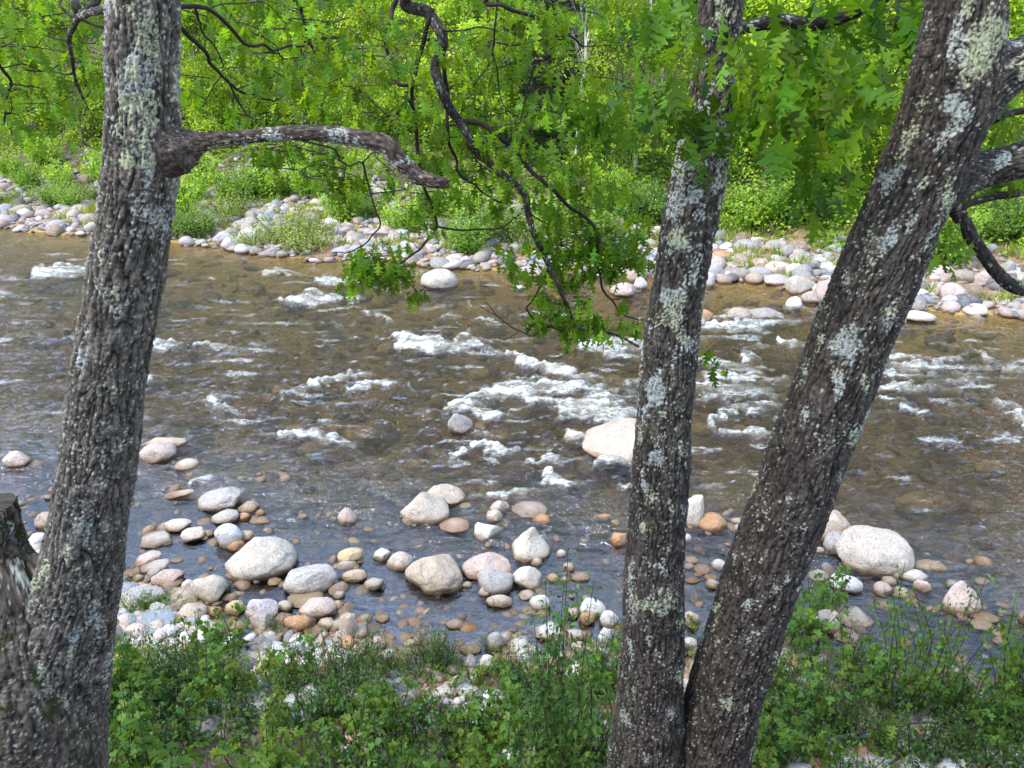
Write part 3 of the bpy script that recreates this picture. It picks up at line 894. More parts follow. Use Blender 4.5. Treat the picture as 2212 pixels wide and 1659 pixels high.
for key, v in bykey.items():
    rel, nm, cl, sub, sw = key
    for k, r in enumerate(sorted(v, key=lambda r: r['dist'])):
        o = (ordinal(k) + ' nearest ') if k else ''
        r['label'] = f"{o}{sub}{cl} {sw} stone {rel} {nm}"
for k, r in enumerate(rocks):
    x0, y0, x1, y1 = r['b']; wpx = (x1 - x0) * 1024 / 2212
    ns = 5 if wpx > 42 else 4 if wpx > 14 else 3
    V, F, base = place_rock(x0, y0, x1, y1, r['shp'], r['tilt'], r['sub'], 100 + k, ns)
    c = np.array(RC[r['col']]) * rr.uniform(.9, 1.1) * (1.35 if r['sub'] else 1)
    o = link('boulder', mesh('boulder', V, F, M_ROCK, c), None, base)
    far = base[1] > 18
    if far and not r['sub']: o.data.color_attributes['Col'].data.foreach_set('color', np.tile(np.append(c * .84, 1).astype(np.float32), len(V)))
    g = 'boulders lying under the river water' if r['sub'] else 'boulders of the far bank' if far else 'boulders of the near shore'
    tag(o, r['label'], 'boulder', g)
    r['pos'] = base; r['rad'] = np.ptp(V[:, 0]) / 2

# ------------------------------------------------------------------ stones nobody could count
def stones(name, pos, size, cols, nsub, seed, label):
    r = np.random.default_rng(seed); protos = [rock_shape(str(r.choice(list('rrda'))), seed + 50 + i, nsub) for i in range(14)]
    B = Bag(); n = len(pos); pick = r.integers(0, 14, n); yaw = r.uniform(0, 6.28, n); tl = r.normal(0, .25, n)
    sc = size[:, None] * np.stack([r.uniform(.85, 1.35, n), r.uniform(.7, 1.1, n), r.uniform(.4, .8, n)], -1)
    for i in range(14):
        m = pick == i
        if not m.any(): continue
        p, F = protos[i]
        M = rotm(yaw[m], tl[m], tl[m][::-1])
        V = np.einsum('nij,nkj->nki', M, p[None] * sc[m][:, None]) + pos[m][:, None]
        Fi = (F[None] + (np.arange(m.sum()) * len(p))[:, None, None]).reshape(-1, 3)
        B.add(V.reshape(-1, 3), Fi, np.repeat(cols[m], len(p), 0))
    o = B.build(name, M_ROCK); tag(o, label, None, None, 'stuff'); return o
cn = list(RC); pal = np.array([RC[c] for c in cn])
def pick_cols(n, names, r): return np.array([RC[c] for c in names])[r.integers(0, len(names), n)] * r.uniform(.75, 1.2, (n, 1))
r = np.random.default_rng(5)
# far bank cobbles
n = 9000; x = r.uniform(-32, 22, n); t = np.where(r.random(n) < .8, r.uniform(-.6, 8.5, n), r.uniform(8, 13.5, n)); y = far_y(x) + t
keep = (t < np.interp(x, [-30, -8, 0, 6, 20], [13.5, 12, 8.5, 6.5, 6.0]) + r.normal(0, .8, n)); x, y, t = x[keep], y[keep], t[keep]; n = len(x)
sz = np.clip(r.lognormal(-2.1, .68, n), .04, .48) * np.interp(t, [0, 10], [1.05, .85])
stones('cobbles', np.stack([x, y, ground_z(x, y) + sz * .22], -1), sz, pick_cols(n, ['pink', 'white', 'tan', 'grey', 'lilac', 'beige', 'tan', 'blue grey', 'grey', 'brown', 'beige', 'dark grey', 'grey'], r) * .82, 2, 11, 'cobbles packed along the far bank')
# riverbed
n = 4600; yy = 8 + 26 * r.random(n) ** 2.3; xx = r.uniform(-.85, .85, n) * (yy * .93 + 2.8) * .75; s_, t_ = near_y(xx) - yy, yy - far_y(xx)
keep = (s_ < .2) & (t_ < .3); xx, yy, s_ = xx[keep], yy[keep], s_[keep]; n = len(xx)
sz = np.clip(r.lognormal(-2.15, .6, n), .035, .42) * np.interp(yy, [9, 14, 30], [.75, 1.1, 1.4])
zz_ = np.minimum(ground_z(xx, yy) + sz * .12, -.03 - sz * .5)
n2 = 620; x2 = r.uniform(-9.5, 8.5, n2); s2 = -4.2 * r.random(n2) ** 1.25; y2 = near_y(x2) - s2; z2_ = np.clip(r.lognormal(-2.55, .4, n2), .045, .2)
xx = np.concatenate([xx, x2]); yy = np.concatenate([yy, y2]); s_ = np.concatenate([s_, s2]); sz = np.concatenate([sz, z2_]); zz_ = np.concatenate([zz_, -z2_ * r.uniform(.05, .65, n2)]); n = len(xx)
stones('riverbed_stones', np.stack([xx, yy, zz_], -1), sz, np.where((s_ + r.normal(0, .6, n) > -4)[:, None], pick_cols(n, ['grey', 'pink', 'lilac', 'blue grey', 'tan', 'white', 'grey'], r), pick_cols(n, ['golden', 'tan', 'brown', 'orange', 'grey', 'pink', 'golden', 'cream', 'yellow'], r)), 2, 21, 'stones covering the riverbed')
# near gravel
n = 12500; xx = r.uniform(-11, 9, n); s_ = np.where(r.random(n) < .7, r.uniform(-.15, 2.5, n), -2.2 * r.random(n) ** 1.3); yy = near_y(xx) - s_
sz = np.clip(r.lognormal(-3.1, .65, n), .015, .17)
stones('gravel', np.stack([xx, yy, ground_z(xx, yy) + sz * .15], -1), sz, pick_cols(n, ['white', 'cream', 'grey', 'pink', 'tan', 'blue grey', 'beige', 'white', 'orange'], r), 2, 41, 'gravel and small pebbles of the near shore')
# ------------------------------------------------------------------ the two oaks on the near bank
LICH = []          # (centre, radius, colour) of the large lichen rosettes
def bark_tube(pts, rad, nseg, step, seed, lich=.5, dots=.35, base=(.105, .088, .072), moss=0.0, amp=1.0):
    pts = np.asarray(pts, float); rad = np.asarray(rad, float)
    X = catmull(np.concatenate([pts, rad[:, None]], 1), 600); C = X[:, :3]
    seg = np.linalg.norm(np.diff(C, axis=0), axis=1); qx, qy = proj(C[:-1])
    fine_ = (qy > -130) & (qy < 1790) & (qx > -250) & (qx < 2460) & (depth(C[:-1]) > .5)
    cnt = np.concatenate([[0], np.cumsum(seg / np.where(fine_, step, step * 8))]); n = max(8, int(cnt[-1]))
    ti = np.interp(np.linspace(0, cnt[-1], n), cnt, np.linspace(0, 1, 600)); k_ = ti * 599; i0 = np.minimum(k_.astype(int), 598)
    X = X[i0] + (X[i0 + 1] - X[i0]) * (k_ - i0)[:, None]; C, r = X[:, :3], X[:, 3]
    T, N, B = frames(C); a = np.linspace(0, 2 * np.pi, nseg, endpoint=False)
    D = np.cos(a)[None, :, None] * N[:, None] + np.sin(a)[None, :, None] * B[:, None]
    s = np.concatenate([[0], np.cumsum(np.linalg.norm(np.diff(C, axis=0), axis=1))])
    R0 = float(np.mean(r)); full = np.stack([np.cos(a)[None] * np.maximum(r, .4 * R0)[:, None], np.sin(a)[None] * np.maximum(r, .4 * R0)[:, None], np.broadcast_to(s[:, None], (n, nseg))], -1).reshape(-1, 3) + seed * 3.7
    qx, qy = proj(C); inv = (qy > -140) & (qy < 1800)
    face = (D * (C - [0, 0, CAMZ])[:, None] / np.linalg.norm(C - [0, 0, CAMZ], axis=1)[:, None, None]).sum(-1) < .35
    sel = (face & inv[:, None]).reshape(-1); tt_ = np.repeat(ti, nseg)[sel]
    h_all = np.zeros(n * nseg); c_all = np.tile(np.array(base) * .9, (n * nseg, 1))
    if sel.sum() > 10:
        cyl = full[sel]; k = min(1.0, R0 / .17); f = 1 / max(k, .3)
        q = cyl * np.array([27, 27, 5.6]) * f; q = q + .55 * np.stack([pn(q * .6), pn(q * .6 + 5), pn(q * .6 + 9)], -1)
        r1 = np.abs(pn(q)) * 2.2; r2 = np.abs(pn(q * np.array([1.9, 1.9, 2.6]) + 40)) * 2.0
        fiss = np.clip(r1, 0, 1) ** .6 * .7 + np.clip(r2, 0, 1) ** .6 * .3
        lump = pn(cyl * np.array([5, 5, 2.2])); fine = fbm(cyl * 90, 2)
        r3 = np.clip(np.abs(pn(cyl * np.array([13, 13, 34]) * f + 61)) * 2.6, 0, 1); fiss = fiss * (.72 + .28 * sst(.0, .35, r3)); rough = fbm(cyl * np.array([60, 60, 34]), 3)
        h = (fiss - .5) * .023 * k * amp + lump * .016 * k + rough * .0048 * max(k, .3) + fine * .002
        L1 = fbm(cyl * np.array([8, 8, 4.5]) + 12, 2); L1b = fbm(cyl * 55, 2)
        lf = lich if np.ndim(lich) == 0 else np.interp(tt_, np.linspace(0, 1, len(lich)), lich)
        m1 = sst(.05, .22, L1 + .42 * L1b - .55 + lf) * sst(.2, .55, fiss + .25); m1 = m1 * sst(-.25, .05, fbm(cyl * 110 + 7, 2) + .5 * L1b)
        d1 = spots(cyl * [1, 1, .8], .020, dots, .16, .42, seed); d2 = spots(cyl * [1, 1, .5] + 5, .010, dots * .8, .2, .5, seed + 3); dd = spots(cyl * [1, 1, .7], .030, .25, .15, .42, seed + 8)
        plate = .5 + .9 * np.clip(fiss, 0, 1); var = (1 + .35 * pn(cyl * 6 + 3)) * np.clip(1 + .9 * rough, .35, 1.8); warm = .5 + .5 * pn(cyl * 14 + 33)
        col = np.array(base) * (plate ** 1.6 * var)[:, None] * (np.array([.95, 1.0, 1.05]) + np.array([.14, .01, -.10]) * warm[:, None])
        col = col * (1 - .72 * (1 - sst(.12, .42, fiss)))[:, None]
        if moss:
            mm = sst(.0, .35, fbm(cyl * 9 + 77, 3) - .5 + moss)[:, None]; col = col * (1 - mm) + mm * np.array([.035, .045, .012])
        col = col * (1 - dd * .8)[:, None] + dd[:, None] * .8 * np.array([.030, .016, .010])
        lc = np.where((pn(cyl * 3 + 88) > .02)[:, None], np.array([.36, .38, .25]), np.array([.34, .36, .32])) * (1 + .5 * L1b)[:, None]
        col = col * (1 - m1)[:, None] + m1[:, None] * lc
        w = np.maximum(d1 * (pn(cyl * 4 + 50) > -.15), d2 * (pn(cyl * 7 + 20) > .05)) * .85
        col = col * (1 - w)[:, None] + w[:, None] * np.array([.40, .385, .32])
        h_all[sel] = h + m1 * .003 + w * .003 + dd * .004; c_all[sel] = col
    V = (C[:, None] + (r[:, None] + h_all.reshape(n, nseg))[..., None] * D).reshape(-1, 3)
    for c, rad_, cc in LICH:
        near = np.flatnonzero(np.linalg.norm(V - c, axis=1) < rad_ * 1.8)
        if len(near) < 4: continue
        v = V[near]; d = np.linalg.norm(v - c, axis=1) / rad_ * (1 + .55 * fbm(v * 22, 4)); m = .85 * sst(1.02, .90, d) * sst(-.22, .04, fbm(v * 60, 3) + .40 * (1 - d))
        c_all[near] = c_all[near] * (1 - m)[:, None] + m[:, None] * (np.array(cc) * (1 + .35 * fbm(v * 60, 3))[:, None])
    i = np.arange(n - 1)[:, None] * nseg; j = np.arange(nseg)[None]; kk = (j + 1) % nseg
    F = np.stack([i + j, i + kk, i + nseg + kk, i + nseg + j], -1).reshape(-1, 4)
    return V, F, np.clip(c_all, .008, .8)
def px_path(rows, d, ref=None):
    """rows of (px, py, half width in px[, distance]) -> points and radii"""
    pts, rad = [], []
    for w in rows:
        dd = w[3] if len(w) > 3 else d
        p = P(w[0], w[1], dd); pts.append(p); rad.append(w[2] / FPX * depth(p))
    return np.array(pts), np.array(rad)
def oak(label, loc):
    t = link('oak_tree', None, None, loc); tag(t, label, 'tree', 'oaks on the near bank'); return t
def limb(name, parent, rows, d, nseg=20, step=.02, seed=1, **kw):
    pts, rad = px_path(rows, d); V, F, C = bark_tube(pts, rad, nseg, step, seed, **kw)
    return obj(name, V, F, M_BARK, parent, C, True, parent.location), pts, rad
LG, LY = (.33, .36, .33), (.38, .40, .25)
d1, d2 = 3.7, 4.75
def vloc(p): return np.array(p.location)
for x_, y_, r_, d_, c_ in ((1412, 848, 34, d2, LG), (1830, 745, 36, d2, LG), (1880, 690, 22, d2, LY), (2130, 80, 46, d2, LY), (2105, 140, 40, d2, LY), (2060, 230, 28, d2, LG), (1420, 985, 22, d2, LG), (1390, 1050, 14, d2, LG), (1462, 520, 30, d2, LY), (1500, 420, 22, d2, LG), (1440, 640, 24, d2, LG), (1530, 150, 24, d2, LG), (1598, 1190, 12, d2, LG),
                       (285, 160, 26, d1, LY), (350, 155, 22, d1, LG), (275, 230, 26, d1, LY), (330, 40, 26, d1, LG), (272, 345, 20, d1, LY), (1925, 520, 14, d2, LG), (1915, 310, 26, d2, LY), (1390, 1140, 14, d2, LY)):
    p = P(x_, y_, d_ ); p = p - ray(x_, y_) * (.17); LICH.append((p, r_ / FPX * depth(p) * .95, c_))
# forked tree
z0 = float(ground_z(-2.6, d1))
forked = oak('forked oak with a lichen covered trunk, a broken stub stem and one bare broken limb', (-2.55, d1, z0 - .1))
rows = [(60, 2100, 165), (78, 1900, 150), (92, 1660, 122), (110, 1500, 112), (135, 1380, 100), (170, 1250, 82), (197, 1100, 77), (238, 800, 74), (287, 500, 71), (303, 400, 72), (310, 330, 73), (308, 270, 72), (307, 150, 71), (314, 0, 69), (322, -300, 64), (330, -900, 54), (345, -1500, 40)]
limb('trunk', forked, rows, d1, 250, .006, 1, lich=[.12, .14, .16, .2, .2, .24, .24, .30, .40, .50, .55, .5, .4, .4], dots=.5, base=(.090, .080, .065))
rows = [(96, 1800, 130, d1 - .14), (72, 1560, 122, d1 - .12), (48, 1420, 112, d1 - .08), (24, 1285, 94, d1 - .02), (6, 1235, 74), (-6, 1170, 53), (-16, 1096, 48), (-17, 1090, 44), (-17, 1087, 26), (-17, 1086, 3)]
limb('stem', forked, rows, d1 + .05, 200, .0065, 2, lich=.12, dots=.4, base=(.092, .078, .06), moss=[.25][0])
rows = [(318, 350, 40), (358, 334, 50), (388, 322, 47), (410, 314, 36), (428, 309, 25), (446, 305, 18), (470, 302, 16), (520, 297, 15), (600, 289, 15), (650, 287, 16), (720, 290, 17), (790, 302, 17), (832, 312, 18), (852, 337, 18), (877, 362, 17), (905, 382, 16), (935, 391, 14), (958, 395, 11), (963, 396, 7), (965, 397, 1)]
_dl, _, _ = limb('limb', forked, rows, d1 - .02, 90, .006, 3, lich=[.02, .1, .3, .36, .3, .25, .05, 0], dots=.25, base=(.085, .066, .052), amp=.8); _dl['label'] = 'bare dead limb with a jagged broken end'
for k, rws in enumerate([[(395, 335, 20), (408, 352, 16), (414, 362, 9)], [(402, 345, 10), (418, 352, 7), (428, 352, 3)], [(398, 352, 12), (404, 366, 8), (400, 374, 3)]]):
    limb('snag', forked, rws, d1 - .10, 20, .006, 30 + k, lich=0, dots=0, base=(.06, .048, .038))
for k, rws in enumerate([[(950, 390, 9), (966, 391, 5), (974, 388, 1)], [(950, 398, 9), (964, 402, 5), (970, 405, 1)]]):
    limb('snag', forked, rws, d1 - .02, 12, .006, 34 + k, lich=0, dots=0, base=(.06, .048, .038))
# twin tree
z1 = float(ground_z(.9, d2))
twin = oak('twin trunked oak, one trunk upright, one leaning right, its leafy limbs drooping towards the river', (1.15, d2, z1 - .1))
rows = [(1372, 2100, 120), (1385, 1850, 98), (1396, 1660, 82), (1404, 1500, 70), (1409, 1400, 66), (1421, 1100, 60), (1444, 800, 57), (1466, 620, 57), (1484, 500, 56), (1515, 350, 55), (1535, 200, 45), (1560, 0, 43), (1578, -250, 42), (1600, -800, 36), (1620, -1400, 28)]
limb('trunk', twin, rows, d2, 230, .007, 4, lich=[.1, .12, .2, .24, .28, .34, .42, .44, .44, .4, .3], dots=.36, base=(.054, .046, .037))
rows = [(1462, 2100, 120), (1500, 1850, 105), (1530, 1660, 86), (1560, 1520, 78), (1596, 1400, 78), (1700, 1100, 80), (1812, 800, 81), (1935, 500, 82), (1985, 380, 84), (2035, 250, 88), (2070, 120, 86), (2087, 0, 80), (2110, -250, 72), (2150, -800, 60), (2200, -1400, 46)]
limb('trunk', twin, rows, d2 + .02, 260, .0068, 5, lich=[.06, .08, .14, .12, .16, .2, .2, .16, .14, .2, .3, .3, .2], dots=.26, base=(.050, .042, .034))
limb('limb', twin, [(2020, 400, 60), (2080, 378, 50), (2120, 368, 40), (2170, 355, 37), (2230, 338, 38), (2330, 300, 36, d2 + .3), (2500, 200, 26, d2 + .7)], d2 + .05, 110, .008, 6, lich=.3, dots=.3, base=(.056, .048, .042))
limb('limb', twin, [(2060, 260, 70), (2110, 205, 62), (2160, 165, 54), (2225, 125, 50), (2330, 60, 44), (2500, -80, 34)], d2, 150, .008, 7, lich=.36, dots=.45, base=(.056, .048, .041))
limb('limb', twin, [(1580, 70, 10), (1650, 50, 15), (1700, 48, 15), (1760, 52, 13), (1840, 30, 11), (1980, -40, 9)], d2 + .55, 50, .012, 8, lich=.1, dots=.1, base=(.03, .026, .022))
limb('limb', twin, [(2000, 380, 30, d2 + .1), (2040, 425, 24, d2 + .3), (2058, 445, 15), (2080, 478, 15), (2100, 515, 14), (2125, 550, 13), (2150, 585, 13), (2180, 613, 14), (2215, 625, 15), (2300, 640, 14)], d2 + .6, 40, .01, 9, lich=.1, dots=.2, base=(.045, .038, .032))
limb('limb', twin, [(2068, 452, 9), (2098, 438, 8), (2150, 424, 8), (2190, 420, 8), (2225, 410, 8)], d2 + .6, 24, .012, 10, lich=.1, dots=.1, base=(.045, .038, .032))
limb('limb', twin, [(2110, 275, 8), (2150, 258, 8), (2190, 243, 7), (2240, 235, 7)], d2 + .5, 24, .012, 11, lich=.1, dots=.1, base=(.045, .038, .032))

# drooping limbs of the twin oak, drawn in crop coordinates and put 7 to 8 metres out over the slope
def c2(pts): return [(737.4 + .3333 * a, .3333 * b) for a, b in pts]
def c5(pts): return [(737.4 + .3333 * a, 553 + .3333 * b) for a, b in pts]
def c1(pts): return [(.3333 * a, .3333 * b) for a, b in pts]
def c3(pts): return [(1474.7 + .3333 * a, .3333 * b) for a, b in pts]
up1 = [(1585, -420, 4.8), (1380, -470, 5.6), (1120, -330, 6.5)]
LIMBS = []      # (parent, pixel pts, half width start, half width end, distance start, distance end, prefix points)
def add(par, pts, r0, r1, da, db, pre=()): LIMBS.append((par, pts, r0, r1, da, db, pre))
M1 = c2([(430, -60), (560, 80), (640, 200), (655, 290), (610, 430), (640, 560), (700, 700), (770, 790), (830, 900), (880, 990), (970, 1060), (1080, 1160), (1190, 1260), (1210, 1380), (1250, 1520), (1310, 1650)]) + c5([(1345, 60), (1400, 170), (1450, 300), (1500, 410), (1545, 465), (1650, 480), (1800, 520), (1930, 590)])
add(twin, M1, 13, 2.2, 7.2, 7.7, up1)
add(twin, c2([(760, 785), (900, 800), (1040, 900), (1150, 1000), (1250, 1130), (1370, 1230), (1500, 1350), (1640, 1470), (1670, 1560)]) + c5([(1655, 0), (1660, 90), (1690, 200), (1760, 290), (1830, 380), (1930, 400)]), 6, 1.6, 7.35, 7.8)
add(twin, c2([(395, -60), (330, 130), (290, 260), (320, 440), (380, 540), (445, 572)]), 5.5, 3.5, 7.6, 7.4, [(1580, -600, 4.8), (1200, -500, 6.5)])
add(twin, c2([(590, 60), (560, 150), (520, 320), (490, 440), (470, 560), (460, 640), (465, 710), (430, 660), (350, 760), (300, 830)]), 6, 2.5, 7.25, 7.4)
add(twin, c2([(655, 300), (665, 450), (690, 620), (690, 800), (700, 930), (750, 1040), (760, 1120), (860, 1210), (1000, 1290), (1100, 1340)]), 5, 1.6, 7.25, 7.6)
add(twin, c2([(465, 700), (490, 900), (500, 1040), (530, 1200), (590, 1350), (620, 1470), (540, 1570), (470, 1640)]) + c5([(430, 10), (360, 60), (250, 130), (170, 170)]), 4.5, 1.4, 7.4, 7.6)
add(twin, c2([(620, 1470), (800, 1490), (1000, 1480), (1100, 1440), (1180, 1400)]), 2.5, 1, 7.55, 7.5)
add(twin, c5([(350, 60), (400, 140), (460, 210), (500, 260), (520, 300)]), 1.6, .9, 7.6, 7.6)
add(twin, c2([(960, -40), (1040, 30), (1150, 80), (1300, 140), (1380, 220), (1450, 260), (1560, 300)]), 5.5, 2, 6.8, 7.2, [(1585, -300, 4.8), (1300, -250, 6)])
add(twin, c2([(1015, -60), (1000, 140), (980, 330), (950, 430), (890, 510), (860, 560)]), 2.6, 1.2, 6.9, 7.2)
add(twin, c2([(980, 340), (1010, 450), (1030, 580), (1070, 700), (1150, 770)]), 2.0, 1, 7, 7.2)
add(twin, c2([(1250, 420), (1220, 530), (1170, 720), (1150, 830), (1070, 910)]), 1.6, 2.0, 7, 7.4)
add(twin, c5([(1345, 60), (1300, 180), (1240, 290), (1210, 350), (1280, 440), (1440, 490)]), 2.6, 1.5, 7.6, 7.6)
add(twin, c5([(1440, 490), (1330, 460), (1240, 520), (1150, 490), (1060, 430), (1000, 380), (960, 320), (940, 290)]), 2.2, .7, 7.6, 7.6)
add(twin, c5([(1150, 490), (1070, 540), (1010, 530)]), 1, .5, 7.6, 7.6)
add(twin, c5([(1010, 390), (950, 360), (910, 325)]), 1, .5, 7.6, 7.6)
add(twin, c5([(1060, 430), (1000, 430), (960, 410)]), .9, .5, 7.6, 7.6)
add(twin, c2([(560, 260), (620, 275), (660, 285)]), 5, 5, 7.3, 7.25)
add(twin, c2([(670, 200), (800, 200), (900, 190), (980, 210), (1000, 220)]), 2, 1.6, 7.2, 7)
add(twin, c2([(1000, 275), (1150, 290), (1300, 260), (1450, 245)]), 1.5, 1.4, 7, 7.1)
add(twin, c2([(780, 800), (850, 1010), (1010, 1130), (1200, 1200)]), 1.6, 1, 7.4, 7.7)
add(twin, c2([(1210, 1380), (1300, 1430), (1480, 1500), (1600, 1560)]), 1.8, 1, 7.5, 7.7)
add(twin, c2([(330, 780), (270, 720), (160, 620), (60, 560)]), 1.6, 1, 7.4, 7.5)
M11 = c2([(190, 990), (140, 1050), (30, 1080), (-120, 1010), (-300, 960)])
add(forked, [(1000 * 0 + 640, 300), ] + c2([(-60, 960), (30, 1080), (140, 1050)]), 2, 2, 3.9, 5.2)
add(forked, c2([(140, 1050), (170, 1180), (220, 1350), (245, 1450), (180, 1560), (90, 1610), (0, 1640), (-60, 1660)]), 2.4, 1, 5.2, 5.6)
add(forked, c2([(140, 1050), (190, 990), (240, 960)]), 2, 1, 5.2, 5.3)
add(forked, c2([(30, 1080), (10, 1180), (-40, 1240)]) , 1.4, .7, 5.2, 5.4)
# forked tree: small limbs leaving the trunk top
add(forked, c1([(900, 90), (740, 62), (620, 72), (540, 100), (505, 118), (470, 190), (448, 250), (470, 400), (490, 520), (540, 640), (570, 705)]), 9, 2, 3.9, 6.2)
add(forked, c1([(520, 100), (490, 30), (470, -60)]), 10, 9, 5.2, 5.3)
add(forked, c1([(535, 95), (600, 40), (650, -40)]), 9, 8, 5.1, 5.0)
add(forked, c1([(510, 118), (620, 160), (730, 212)]), 4, 2.6, 5.2, 5.0)
add(forked, c1([(490, 110), (450, 95), (400, 40), (370, -30)]), 4, 3, 5.2, 5.6)
add(forked, c1([(440, 260), (360, 255), (280, 248)]), 2.6, 1.6, 5.6, 5.8)
add(forked, c1([(465, 480), (400, 480), (330, 455)]), 2.6, 1.2, 5.9, 6.2)
add(forked, c1([(-80, 330), (0, 430), (60, 530), (40, 610), (12, 700), (40, 800), (75, 850)]), 4, 1.5, 6, 6.4)
add(forked, c1([(60, 540), (180, 560), (330, 570)]), 1.8, .8, 6, 6.3)
add(forked, c1([(10, 440), (150, 420), (300, 470)]), 1.8, .8, 6, 6.3)
add(forked, c1([(1000, 40), (1160, 42), (1300, 52), (1360, 62), (1500, 180), (1600, 270), (1700, 310), (1800, 330), (1900, 290), (2020, 262), (2200, 230)]), 6, 1.6, 3.9, 6.6)
add(forked, c1([(1000, 60), (1150, 160), (1250, 265), (1330, 335), (1370, 420), (1430, 495), (1500, 552), (1600, 605), (1700, 650), (1800, 650)]), 6, 1.6, 3.9, 6.4)
add(forked, c1([(1490, 545), (1540, 660), (1600, 740), (1690, 740)]), 2.6, 1, 5.6, 6)
add(forked, c1([(1265, 50), (1290, 130), (1310, 185), (1380, 290), (1430, 420), (1430, 482)]), 2.8, 1.2, 4.6, 5.6)
add(forked, c1([(1940, -60), (1965, 0), (1950, 60), (1970, 130), (2000, 270), (2060, 330)]), 5, 2, 6.4, 6.8)
add(forked, c1([(1330, 60), (1500, 20), (1700, 30), (1900, 120)]), 1.8, 1, 5, 6)
add(forked, c1([(1800, 335), (1840, 380), (1940, 385)]), 1.8, 1, 6.2, 6.5)
add(forked, c1([(1430, 500), (1350, 620), (1320, 720)]), 1.5, .8, 5.5, 5.7)
nodes = {forked.name: [], twin.name: []}
for k, (par, pp, r0, r1, da, db, pre) in enumerate(LIMBS):
    m = len(pp); dd = np.linspace(da, db, m); rr_ = np.linspace(r0, r1, m)
    rows = [(a, b, r0 * 1.15, c) for a, b, c in pre] + [(x_, y_, rr_[i], dd[i] + (.06 * math.sin(i * 2.1 + k))) for i, (x_, y_) in enumerate(pp)]
    big = r0 > 6
    pts, rad = px_path(rows, 0)
    if big:
        V, F, C = bark_tube(pts, rad, 36, .012, 60 + k, lich=.12, dots=.25, base=(.056, .048, .042), amp=.7)
        obj('limb', V, F, M_BARK, par, C, True, par.location)
    else:
        V, F = tube(pts, np.maximum(rad, .0035), 7, 6 * len(pts), .05, k)
        obj('branch' if r0 < 3 else 'limb', V, F, M_TWIG, par, np.array([.038, .031, .027]), True, par.location)
    nodes[par.name].append(catmull(pts[len(pre):], 5 * m))

# ---- oak leaves
lr = np.random.default_rng(91)
def cluster_leaves(cent, axis, nleaf, size, droop, rad):
    """leaves whorled round shoot tips, hanging"""
    n = len(cent); k = lr.integers(nleaf[0], nleaf[1] + 1, n); idx = np.repeat(np.arange(n), k); m = len(idx)
    yaw = lr.uniform(0, 6.283, m); pos = cent[idx] + np.stack([lr.normal(0, rad, m), lr.normal(0, rad, m), lr.normal(0, rad * .55, m)], -1)
    pitch = -np.abs(lr.normal(droop, .45, m)); roll = lr.normal(0, .6, m); sz = lr.uniform(size[0] * .72, size[1] * 1.12, m)
    return pos, yaw, pitch, roll, sz, idx
def leaf_cols(m, base, lv=.28):
    hue = lr.normal(0, 1, m)[:, None]; v = np.exp(lr.normal(0, lv, m))[:, None]
    return np.clip(np.array(base) * v * (1 + hue * np.array([.14, .02, -.12])), .004, .6)
def in_poly(x, y, poly):
    poly = np.array(poly, float); ins = np.zeros(len(x), bool); j = len(poly) - 1
    for i in range(len(poly)):
        xi, yi, xj, yj = *poly[i], *poly[j]
        c = ((yi > y) != (yj > y)) & (x < (xj - xi) * (y - yi) / (yj - yi + 1e-9) + xi); ins ^= c; j = i
    return ins
def sample_poly(poly, n):
    a = np.array(poly, float); lo, hi = a.min(0), a.max(0); X = np.zeros((0, 2))
    while len(X) < n:
        c = lr.uniform(lo, hi, (n * 4, 2))
        # clumped: keep where a noise is high
        w = fbm(np.stack([c[:, 0] / 110, c[:, 1] / 80, 0 * c[:, 0] + a[0, 0]], -1), 2)
        c = c[in_poly(c[:, 0], c[:, 1], poly) & (w > lr.uniform(-.75, .3, len(c)))]; X = np.concatenate([X, c])
    return X[:n]
def foliage(par, zones, spread=.8):
    """each zone: picture outline, distances, number of shoots, leaves per shoot, leaf size, droop; shoots join the closest limb by a twig"""
    allp = np.concatenate(nodes[par.name]) if nodes[par.name] else np.zeros((0, 3))
    LB, TB = Bag(), Bag()
    for poly, da, db, n, nl, sz, droop, rad, base, twg in zones:
        s_ = sample_poly(poly, n); c = P(s_[:, 0], s_[:, 1], lr.uniform(da, db, n))
        pos, yaw, pitch, roll, size, idx = cluster_leaves(c, None, nl, sz, droop, rad)
        lc_ = leaf_cols(len(pos), base, .34); wh = lr.choice(4, len(pos), p=[.35, .3, .2, .15])
        for w_ in range(4):
            g_ = wh == w_
            if g_.any(): LB.add(*leafmesh(OAKS[w_], pos[g_], yaw[g_], pitch[g_], roll[g_], size[g_], lc_[g_]))
        if twg and len(allp):
            dl = np.array([((allp - p) ** 2).sum(1).min() for p in c]); grown = allp
            for p in c[np.argsort(dl)]:
                allp = grown; dist = ((allp - p) ** 2 * [1, .6, 1]).sum(1) - .0; dist = dist + .5 * (allp[:, 2] < p[2] - .1)
                q = allp[int(np.argmin(dist))]; ln = np.linalg.norm(p - q)
                if ln > 1.5 or ln < .03: continue
                mid = (p + q) / 2 + np.array([lr.normal(0, .08), lr.normal(0, .08), .10 * ln])
                v_, f_ = tube([q, mid, p], [.0045 + .002 * ln, .0035, .0022], 4, 7); TB.add(v_, f_); grown = np.concatenate([grown, [mid, p]])
    LB.build('foliage', M_OAK, par, True, par.location)
    if TB.n: V, F, _ = TB.arr(); obj('twig_sprays', V, F, M_TWIG, par, np.array([.04, .032, .026]), True, par.location)
GN, GD, GY = (.112, .215, .016), (.068, .15, .013), (.12, .22, .03)
